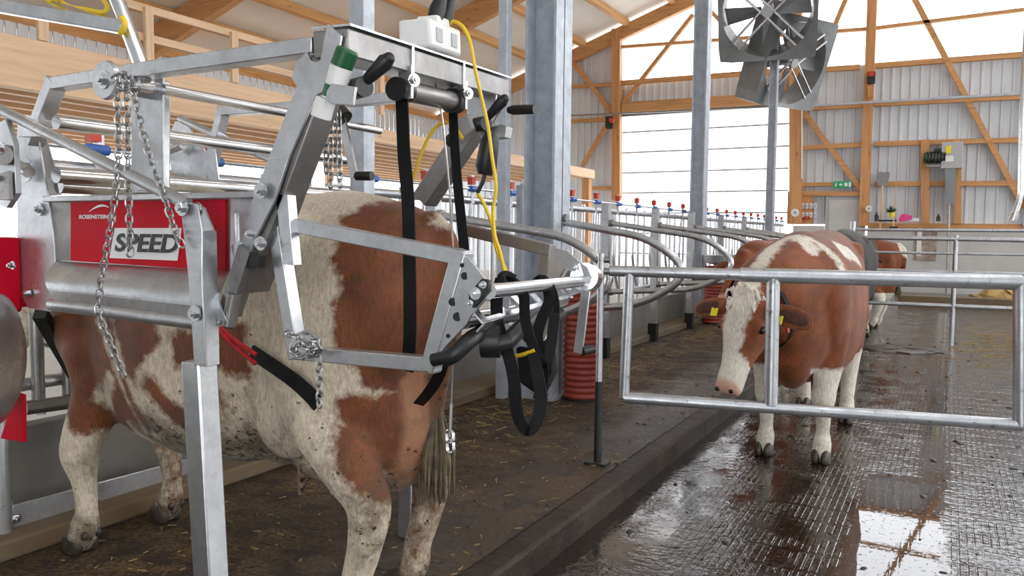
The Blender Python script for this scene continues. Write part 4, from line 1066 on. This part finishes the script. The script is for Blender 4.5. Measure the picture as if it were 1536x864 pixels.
MB().tube([c_(78,457,N-.07),c_(320,487,N-.07),c_(338,468,N-.02)], .022, 14, bend=.03).obj('bottom_tube', 'galv', cr)
MB().beam(c_(80,447,N-.075),c_(320,474,N-.075), .006, .05, (0,0,1)).obj('bottom_flat_bar', 'galvk', cr)
# -- slanted tube with open end beside the sign
MB().beam(c_(376,372,N-.03), c_(345,470,N-.03), .05, .05, (0,1,0)).tube([c_(352,440,N-.045),c_(343,488,N-.045)], .021, 16).obj('slant_tube', 'galvk', cr)
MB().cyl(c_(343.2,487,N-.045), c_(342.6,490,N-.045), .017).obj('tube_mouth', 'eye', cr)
MB().tube([c_(355,320,N-.02),c_(357,372,N-.02)], .006, 8).obj('pin_rod', 'chrome', cr)
pplate('clevis', [(346,368),(356,362),(372,364),(372,388),(350,386)], N-.03, .012, 'chrome')
bolt(c_(392,365,N-.05), r=.014); bolt(c_(392,286,N-.05), r=.016); bolt(c_(377,351,N-.035), r=.01)
MB().cyl(c_(364,294.5,N+.008), c_(364,294.5,N+.004), .008).obj('bolt_hole', 'eye', cr)
# -- near leaning arm and head plate
def arm(y, top, bot, y_in, name='leaning_arm'):
    a = c_(*top, y); b2 = c_(*bot, y)
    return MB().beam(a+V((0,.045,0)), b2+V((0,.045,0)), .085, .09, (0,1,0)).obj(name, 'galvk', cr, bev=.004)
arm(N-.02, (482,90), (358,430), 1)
pplate('arm_head_plate', [(491,35),(512,53),(506,92),(497,130),(473,144),(430,245),(399,246),(445,129),(437,117),(444,92),(460,77),(465,90),(474,93),(480,90)], N-.03, .008)
pplate('arm_face_plate', [(445,129),(475,144),(432,240),(398,320),(372,318),(399,246)], N-.028, .007)
pplate('arm_foot_plate', [(401,240),(432,238),(412,300),(386,352),(366,400),(352,400),(372,330)], N-.035, .01)
pplate('black_pad', [(368,382),(388,384),(386,402),(366,402)], N-.05, .03, 'black')
# far arm
arm(FRY-.1, (728,150), (628,300), 1)
pplate('arm_head_plate', [(700,148),(745,132),(742,175),(728,200),(700,195)], FRY-.13, .008)
# -- top cross beam
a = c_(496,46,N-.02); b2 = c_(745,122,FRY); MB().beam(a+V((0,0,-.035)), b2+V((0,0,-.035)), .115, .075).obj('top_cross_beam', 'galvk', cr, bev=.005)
MB().beam(a+V((0,0,.012)), b2+V((0,0,.012)), .125, .006).obj('cross_beam_cap', 'chrome', cr)
dB = (b2-a)
for u in (.30,.62): 
    q = a+dB*u+V((.060,0,-.035)); MB().box(q, (.012,.012,.10)).obj('weld_rib', 'chrome', cr)
def bm_pt(u, dx=0, dz=0): return a+dB*u+V((dx,0,dz))
o = MB().tube([bm_pt(.33,.02,-.125), bm_pt(.60,.02,-.125)], .034, 20).obj('winch_drum', 'galvk', cr)
MB().tube([bm_pt(.27,.02,-.125), bm_pt(.33,.02,-.125)], .037, 20).obj('drum_collar', 'black', o); MB().tube([bm_pt(.60,.02,-.125), bm_pt(.64,.02,-.125)], .044, 20).obj('drum_collar', 'black', o)
for u in (.29,.63): 
    MB().box(bm_pt(u,.045,-.105), (.05,.012,.10)).obj('drum_bracket', 'galv', cr); bolt(bm_pt(u,.075,-.10), (1,-.4,0), .014)
# -- rear frames that swing around the hindquarters
sq('rear_frame', [(410,300),(446,528),(648,546),(692,386),(425,334)], .043, .045, y=N+.02)
pplate('slot_guide', [(413,290),(431,292),(440,398),(424,396)], N-.02, .035, 'galv')
pplate('frame_gusset', [(444,500),(458,494),(478,508),(480,524),(456,540),(434,536),(432,520)], N-.02, .012, 'chrome')
pl_ = pplate('pivot_plate', [(692,384),(702,386),(736,428),(731,446),(706,474),(700,486),(668,520),(648,548),(660,500)], N+.0, .010)
for px, py, r_ in ((679,453,.011),(697,414,.010),(686,475,.012),(693,398,.006),(672,504,.006)):
    MB().cyl(c_(px,py,N+.002), c_(px,py,N-.003), r_, seg=14).obj('hole', 'eye', pl_)
pplate('clamp_plate', [(703,440),(722,418),(733,420),(733,436),(712,462),(702,460)], N-.012, .012, 'dark', pl_)
for px, py in ((726,427),(714,440),(706,455)): bolt(c_(px,py,N-.012), r=.0065 if py != 440 else .011, parent=pl_)
YF = 2.62
sq('rear_frame', [(700,345),(822,374),(816,418)], .043, .05, y=YF, mat='galvk')
pf = pplate('pivot_plate', [(822,370),(850,376),(880,401),(887,416),(874,438),(853,446),(836,452),(815,440)], YF-.02, .010)
bolt(c_(862,402,YF-.02), r=.012, parent=pf); bolt(c_(852,434,YF-.02), r=.010, parent=pf)
MB().tube([c_(843,420,YF-.04),c_(852,404,YF-.04)], .014, 10).obj('latch', 'chrome', pf)
MB().tube([c_(876,415,YF-.02), c_(884,417,YF+.1)], .05, 20).obj('bearing_cup', 'chrome', cr)
# cross members between both rear frames: polished tube, perforated channel, padded roll
MB().tube([c_(734,437,N-.0), c_(880,421,YF)], .020, 16).obj('polished_tube', 'chrome', cr)
MB().tube([c_(696,484,N+.02), c_(846,453,YF)], .017, 16).obj('polished_tube', 'chrome', cr)
ca, cb = c_(714,466,N+.03), c_(846,434,YF); dv = cb-ca; ch = MB(); nh = 5
wv = V((.42,-.1,-.0)).normalized(); dn = dv.normalized(); wv = (V((.72,0,-.69))-dn*V((.72,0,-.69)).dot(dn)).normalized(); hv_ = dn.cross(wv).normalized()
if hv_.z > 0: hv_ = -hv_
cw = .085
ch.beam(ca+wv*(-cw/2+.008), cb+wv*(-cw/2+.008), .016, .006, tuple(wv)); ch.beam(ca+wv*(cw/2-.008), cb+wv*(cw/2-.008), .016, .006, tuple(wv))
mb = MB()
for off in (-cw/2+.009, cw/2-.009): 
    mb.plate([ca+wv*(off-.009), cb+wv*(off-.009), cb+wv*(off+.009), ca+wv*(off+.009)], hv_*.006)
for i in range(nh+1):
    q = ca+dv*(i/nh); mb.plate([q-wv*cw/2-dn*.022, q-wv*cw/2+dn*.022, q+wv*cw/2+dn*.022, q+wv*cw/2-dn*.022], hv_*.006)
mb.plate([ca+wv*cw/2, cb+wv*cw/2, cb+wv*cw/2+hv_*.04, ca+wv*cw/2+hv_*.04], wv*-.006)
mb.obj('perforated_channel', 'chrome', cr, bev=.001)
MB().tube([c_(668,538,N+.0),c_(682,532,N),c_(706,508,N+.03),c_(722,499,N+.12)], .022, 14, bend=.04).obj('padded_bar', 'black', cr)
MB().tube([c_(668,536,N+.0),c_(650,540,N)], .018, 12).obj('padded_bar_end', 'black', cr)
MB().tube([c_(752,520,N+.22),c_(800,474,N+.5)], .026, 14).obj('padded_bar', 'black', cr)
MB().tube([c_(722,512,N+.12),c_(750,512,N+.14)], .045, 18).obj('roller', 'black', cr)
MB().tube([c_(745,516,N+.12),c_(768,512,N+.14)], .022, 12).obj('roller_core', 'dark', cr)
MB().tube([c_(790,505,YF-.2),c_(840,470,YF-.05)], .03, 14).obj('roller', 'dark', cr)
MB().beam(c_(808,520,2.3), c_(826,476,2.4), .03, .012, (0,1,0)).obj('link_arm', 'galv', cr)
# lever with black grip at right
MB().beam(c_(879,436,YF-.06), c_(867,530,YF-.06), .034, .010, (0,1,0)).obj('lever', 'galv', cr, bev=.002)
MB().tube([c_(873,527,YF-.06),c_(889,523,YF-.02)], .018, 12).obj('lever_grip', 'black', cr)
# -- cranks
def crank(hub, tip, name, y, ax=(1,-.4,0), grip=None):
    h0 = c_(*hub, y); t0 = c_(*tip, y)
    o = MB().tube([h0+V(ax)*-.03, h0+V(ax)*.03], .028, 18).tube([h0+V(ax)*-.05,h0+V(ax)*-.03],.028,18).obj(name, 'black', cr)
    d = (t0-h0)
    MB().tube([h0+d*.25, h0+d*.32, h0+d*.9, t0], .02, 14, rs=[.014,.016,.023,.017]).ell(t0, (.017,)*3).obj('grip', 'black', o)
    MB().tube([h0, h0+d*.3], .012, 10).obj('crank_arm', 'galvk', o)
crank((538,132), (583,88), 'crank', N-.02)
crank((722,186), (757,148), 'crank', FRY-.25)
MB().tube([c_(762,165,FRY-.2),c_(770,165,FRY-.2),c_(802,164,FRY-.2)], .019, 14, rs=[.012,.019,.018]).obj('side_grip', 'black', cr)
MB().beam(c_(682,206,FRY-.25), c_(712,182,FRY-.25), .07, .07, (0,1,0)).obj('gear_motor', 'grey', cr, bev=.01)
MB().tube([c_(672,214,FRY-.25),c_(684,203,FRY-.25)], .025, 14).obj('motor_end', 'dark', cr)
pplate('control_bracket', [(716,196),(752,186),(760,190),(757,206),(722,210)], FRY-.22, .05)
# can holder
pplate('can_holder', [(490,136),(497,125),(533,130),(529,158),(497,156),(488,150)], N-.10, .01)
# lever arm behind the near arm (thin bright rod with black grip)
MB().beam(c_(513,178,2.1), c_(532,264,2.1), .028, .010, (0,1,0)).obj('thin_lever', 'chrome', cr)
MB().tube([c_(508,168,2.1),c_(517,178,2.1)], .03, 14).obj('lever_hub', 'dark', cr)
MB().tube([c_(535,264,2.08),c_(558,264,2.08)], .015, 12).obj('lever_grip', 'black', cr)
# -- upper left inclined tubes
MB().tube([c_(168,-20,1.9),c_(213,100,1.9)], .027, 14).obj('mast_tube', 'chrome', cr)
a = c_(-10,8,1.72); b2 = c_(190,42,1.9)
mb = MB().beam(a, b2, .05, .045); mb.obj('mast_rail', 'galv', cr, bev=.003)
MB().plate([c_(-10,-14,1.9),c_(150,-14,2.1),c_(186,34,1.9),c_(-10,4,1.75)], (0,0,.006)).obj('tray_sheet', 'chrome', cr)
# -- bottom left: front gate bars, guard rail, posts
MB().tube([at(53,470,x=-3.85),at(58,600,x=-3.85)], .03, 12).obj('front_bar', 'galvk', cr)
MB().tube([at(100,470,x=-3.85),at(103,597,x=-3.85)], .03, 12).obj('front_bar', 'galvk', cr)
MB().tube([at(38,612,x=-3.85),at(113,602,x=-3.80)], .035, 12).obj('front_sill_tube', 'galvk', cr)
MB().beam(at(60,470,y=2.0), at(112,560,y=2.3), .05, .05).obj('front_brace', 'dark', cr)
pa, pb = at(18,776,x=-3.62), at(284,702,x=-3.62); MB().beam(pa, pb, .012, .11).obj('guard_rail', 'galv', cr, bev=.003)
bolt(at(24,778,x=-3.60), (1,0,0), .016)
q = at(6,800,x=-3.60); MB().tube([V((q.x,q.y,PZ)), V((q.x,q.y,1.0))], .035, 14).obj('guard_post', 'galv', cr)
q = at(289,712,x=-3.62); MB().tube([V((q.x,q.y,PZ)), V((q.x,q.y,1.15))], .032, 14).obj('guard_post', 'galv', cr)
# -- left edge: steel drum wheel and red housings
q = at(-14,540,y=1.45); 
mb = MB(); pts = []; rs = []
for u, r_ in ((-.10,.10),(-.09,.17),(-.05,.215),(0,.225),(.05,.215),(.09,.17),(.10,.10)): pts.append(q+V((u*.45-.02,u*.35,0))); rs.append(r_)
mb.tube(pts, .2, 40, rs=rs).obj('steel_drum', 'galv', cr, ang=60)
MB().box(at(-6,412,y=1.7), (.16,.10,.28)).obj('red_housing', 'red', cr, bev=.012)
MB().box(at(32,450,y=1.78), (.07,.1,.05)).obj('red_bracket', 'red', cr, bev=.01)
MB().plate([at(0,658,y=1.6),at(36,664,y=1.6),at(35,592,y=1.6),at(22,588,y=1.6)], (0,.012,0)).obj('red_foot', 'red', cr, bev=.004)
bolt(at(20,398,y=1.63), r=.010)
# ================================================================== THINGS HUNG ON OR HELD BY THE CRUSH
def chain(pts, y, label, link=.034, r=.0031, width=.020, group='loose chains'):
    q = [c_(*p[:2], (p[2] if len(p) > 2 else y)) for p in pts]
    return tag(chain_mb(q, link, r, width).obj('chain', 'chainm'), label, 'chain', group)
chain([(178,118),(176,150),(178,200),(176,260),(168,330),(157,390),(149,440),(148,468),(156,492),(168,520),(186,562)], 1.60, 'longest steel chain, hanging from the spool past the red sign down to the brown shoulder')
chain([(189,118),(190,150),(192,200),(192,260),(194,320),(195,380)], 1.615, 'steel chain from the spool ending in the middle of the white sign field')
chain([(197,122),(205,160),(216,205),(228,245),(240,275),(250,305),(262,345),(272,366)], 1.60, 'steel chain from the spool slanting right to the top of the front leg')
chain([(172,118),(180,112),(190,114),(199,124),(203,132),(190,134),(180,130)], 1.60, 'short chain wound over the spool beside the round disc')
for i, (x0, x1, yb, yy) in enumerate(((488,490,262,1.90),(496,496,286,1.88),(503,502,252,1.92),(508,510,280,1.90))):
    chain([(x0,172,yy),((x0+x1)/2,220,yy),(x1,yb,yy)], yy, ('first and shortest','second and longest','third','fourth')[i]+' from the left of the thin chains hanging behind the leaning arm', .028, .0030, .017)
chain([(478,540),(479,575),(479,612)], N-.03, 'short chain end dangling below the corner of the rear frame', .028, .0034, .019)
chain([(440,525),(450,516),(462,522),(470,510),(476,522),(462,530),(450,534),(442,528)], N-.06, 'bunched chain knotted on the lower corner of the rear frame', .026, .0034, .018)
chain([(433,500),(450,508),(468,520),(478,508)], N-.055, 'short chain crossing the gusset of the rear frame', .026, .0034, .018)
t = thing('wire_and_shackle', 'thin steel wire with shackle hanging beside the tail', 'wire', c_(675,672,2.0))
MB().tube([c_(679,545,2.0),c_(677,600,2.0),c_(676,640,2.0)], .003, 6).obj('wire', 'galvk', t)
MB().tube([c_(677,605,2.0),c_(675,655,2.0)], .0055, 8).obj('sleeve', 'galvk', t)
chain_mb([c_(675,655,2.0),c_(676,678,2.0)], .04, .005, .028, alt=False).obj('shackle', 'chrome', t)
# lifting straps
def strap(name, pts, w_, label, group=None, mat='strap', sides=None, y=2.0):
    q = catmull([c_(p[0], p[1], (p[2] if len(p) > 2 else y)) for p in pts], 6)
    sd = sides or (1,.2,0)
    return tag(MB().band(q, w_, .006, sd).obj(name, mat, ang=60), label, 'strap', group)
strap('lifting_strap', [(602,118,2.10),(604,180,2.08),(606,230,2.06),(612,300,2.03),(614,376,2.02),(615,470,2.02),(614,520,2.03),(611,556,2.05)], .042, 'wide black lifting strap hanging from the winch down over the near thigh', 'lifting straps')
strap('lifting_strap', [(679,136,2.55),(681,200,2.50),(686,270,2.42),(692,330,2.36),(697,380,2.30)], .034, 'narrower black lifting strap hanging right of the steel wire over the rump', 'lifting straps')
tag(MB().tube([c_(652,122,2.4),c_(664,180,2.36),(c_(674,280,2.2)),(c_(680,376,1.95))], .0035, 8).obj('winch_wire', 'chrome'), 'thin steel wire running from the winch drum to the rear frame', 'wire')
strap('belly_sling', [(664,546,1.98),(656,568,2.05),(642,590,2.12),(628,606,2.2)], .036, 'black sling end behind the thigh beside the tail')
t = thing('belly_belt', 'black belly belt with red rope loops passing under the flank', 'belt', c_(430,560,2.0))
MB().band(catmull([c_(378,528,2.03),c_(420,556,2.01),c_(446,575,2.02),c_(470,598,2.06),(c_(490,625,2.14))], 5), .05, .012, (.3,0,1)).obj('padded_belt', 'strap', t)
for d in (0, 14):
    q = catmull([c_(322,482+d*.4,1.93), c_(345,505+d*.6,1.97), c_(384,532+d,2.0)], 6)
    MB().tube(q, .008, 8).obj('rope_loop', 'rope', t)
# webbing bundle on the rear bar
wb = 'black webbing straps hung on the rear bar'
def web(pts, w_, label, sides=(1,.3,0)): return strap('hanging_strap', pts, w_, label, wb, sides=sides)
web([(752,418,1.95),(745,450,1.93),(748,490,1.92),(762,530,1.92),(771,570,1.93),(774,610,1.94),(780,632,1.95),(793,646,1.96),(806,630,1.97),(812,600,1.98),(806,560,1.98),(800,530,2.0)], .034, 'long black webbing loop hanging lowest from the rear bar')
web([(752,418,1.96),(770,424,1.97),(785,440,1.98),(788,480,1.99),(800,520,2.0),(818,550,2.02),(826,520,2.04),(832,470,2.05)], .03, 'middle black webbing strap looped between both rear bar ends')
web([(806,418,2.2),(818,424,2.2),(824,450,2.18),(812,480,2.15),(806,510,2.1),(815,560,2.06),(808,600,2.04)], .034, 'black webbing strap twisted over the right end of the rear bar')
web([(800,424,2.2),(812,416,2.2),(828,430,2.2),(835,460,2.2),(830,500,2.2),(820,545,2.2),(822,580,2.2)], .018, 'thin black strap hanging rightmost from the rear bar')
tag(MB().plate([c_(772,520,2.05),c_(800,524,2.05),c_(826,500,2.1),(c_(832,560,2.1)),c_(812,598,2.05),c_(778,575,2.05)], (0.0,.03,.0)).obj('strap_bundle', 'strap', bev=.01), 'folded black belt bundle in the middle of the hanging webbing', 'strap')
mb = MB().tube(catmull([c_(757,428,1.92),c_(752,416,1.94),c_(760,412,1.96),c_(772,418,1.97)],5), .012, 10)
mb.obj('x', 'strap'); bpy.data.objects['x'].name = 'webbing_knot'; tag(bpy.data.objects['webbing_knot'], 'black webbing knot around the left end of the rear bar', 'strap')
tag(MB().tube(catmull([c_(740,505,2.0),c_(752,528,2.0),c_(775,534,2.0),c_(802,525,2.0)],6), .006, 8).obj('yellow_hose', 'yellow'), 'short yellow hose curving below the roller between the straps', 'hose')
# cables
def cable(pts, label, r=.0065, name='yellow_cable'):
    return tag(MB().tube(catmull([c_(*p) for p in pts], 8), r, 10).obj(name, 'yellow'), label, 'cable', 'yellow cables' if name == 'yellow_cable' else None)
cable([(673,38,2.42),(680,32,2.42),(694,40,2.42),(705,62,2.42),(712,100,2.43),(722,145,2.45),(732,190,2.46),(738,235,2.46),(744,280,2.47),(740,315,2.47),(742,352,2.45),(750,378,2.42),(758,412,2.4)], 'yellow cable rising from the socket box and falling past the crank')
cable([(694,208,2.6),(678,186,2.62),(660,186,2.62),(644,204,2.6),(630,236,2.58),(618,268,2.58),(600,288,2.58)], 'yellow cable arching behind the two lifting straps')
cable([(716,290,2.5),(728,310,2.5),(738,338,2.5),(744,372,2.48),(754,395,2.45),(766,420,2.42)], 'yellow cable from the remote control joining the other one below')
cable([(90,2,1.9),(105,10,1.9),(128,14,1.9),(155,18,1.9),(160,8,1.9),(150,-6,1.9)], 'yellow hose curled on the tray at the top left', .008)
cable([(182,26,1.86),(187,34,1.86),(185,44,1.86),(180,50,1.86)], 'short yellow hose loop wrapped on the mast tube joint', .010)
cable([(30,-6,1.9),(60,2,1.88),(95,-4,1.88)], 'yellow hose piece at the very top left edge', .008)
# remote control on its cable
t = thing('remote_control', 'black pendant remote control hanging beside the far arm', 'remote control', c_(728,262,2.5))
MB().tube([c_(738,200,2.5),c_(735,212,2.5),c_(729,250,2.5),c_(727,262,2.5)], .03, 14, rs=[.024,.034,.040,.026]).obj('handset', 'black', t)
MB().tube([c_(727,262,2.5),c_(724,274,2.5),c_(716,289,2.5)], .008, 8, bend=.02).obj('strain_relief', 'black', t)
# socket box with plugs
q = bm_pt
a_ = c_(496,46,N-.02); b__ = c_(745,122,FRY); dB_ = b__-a_
ctr = a_+dB_*.50+V((0,0,.075)); dn = dB_.normalized(); sdv = dn.cross(V((0,0,1))).normalized(); RM = Matrix((sdv, dn, sdv.cross(dn))).transposed()
t = thing('socket_box', 'white plastic power socket box on top of the cross beam', 'socket box', ctr+V((0,0,-.055)))
MB().box(ctr, (.12,.25,.095), RM).obj('housing', 'white', t, bev=.012)
for k_ in (-.06,.06):
    MB().box(ctr+dn*k_+sdv*.0615, (.004,.045,.045), RM).obj('label_field', 'grey', t)
MB().box(ctr+V((0,0,.06))+dn*.02, (.08,.10,.03), RM).obj('lid', 'white', t, bev=.006)
for i, (u, w2) in enumerate(((.00,'left'),(.07,'right'))):
    p = ctr+dn*u+V((0,0,.05))+sdv*.01
    o = MB().tube([p, p+V((.01,.01,.05)), p+V((.035,.02,.13))], .024, 12, rs=[.026,.030,.012]).obj('power_plug', 'black')
    tag(o, w2+' black power plug in the white socket box', 'plug', 'black plugs')
# spray cans
def can(pts, label, cap, y, r=.031):
    p0, p1, p2 = [c_(*p, y) for p in pts]
    t = thing('spray_can', label, 'spray can', p0)
    MB().tube([p0, p0.lerp(p1,.96), p1], r, 22, rs=[r,r,r*.9]).obj('can_body', 'white', t)
    d = (p1-p0)
    MB().tube([p0+d*.06, p0+d*.42], r*1.012, 22).obj('label_band', 'green' if cap else 'white', t)
    if cap: MB().tube([p1, p1.lerp(p2,.9), p2], r, 22, rs=[r*.98,r*.98,r*.84]).obj('cap', 'green', t)
    return t
can([(499,150),(512,100),(522,74)], 'green capped spray can standing in the steel holder', True, N-.06)
can([(481,176),(489,148),(490,140)], 'white lower end of a second spray can below the holder', False, N-.075, .028)
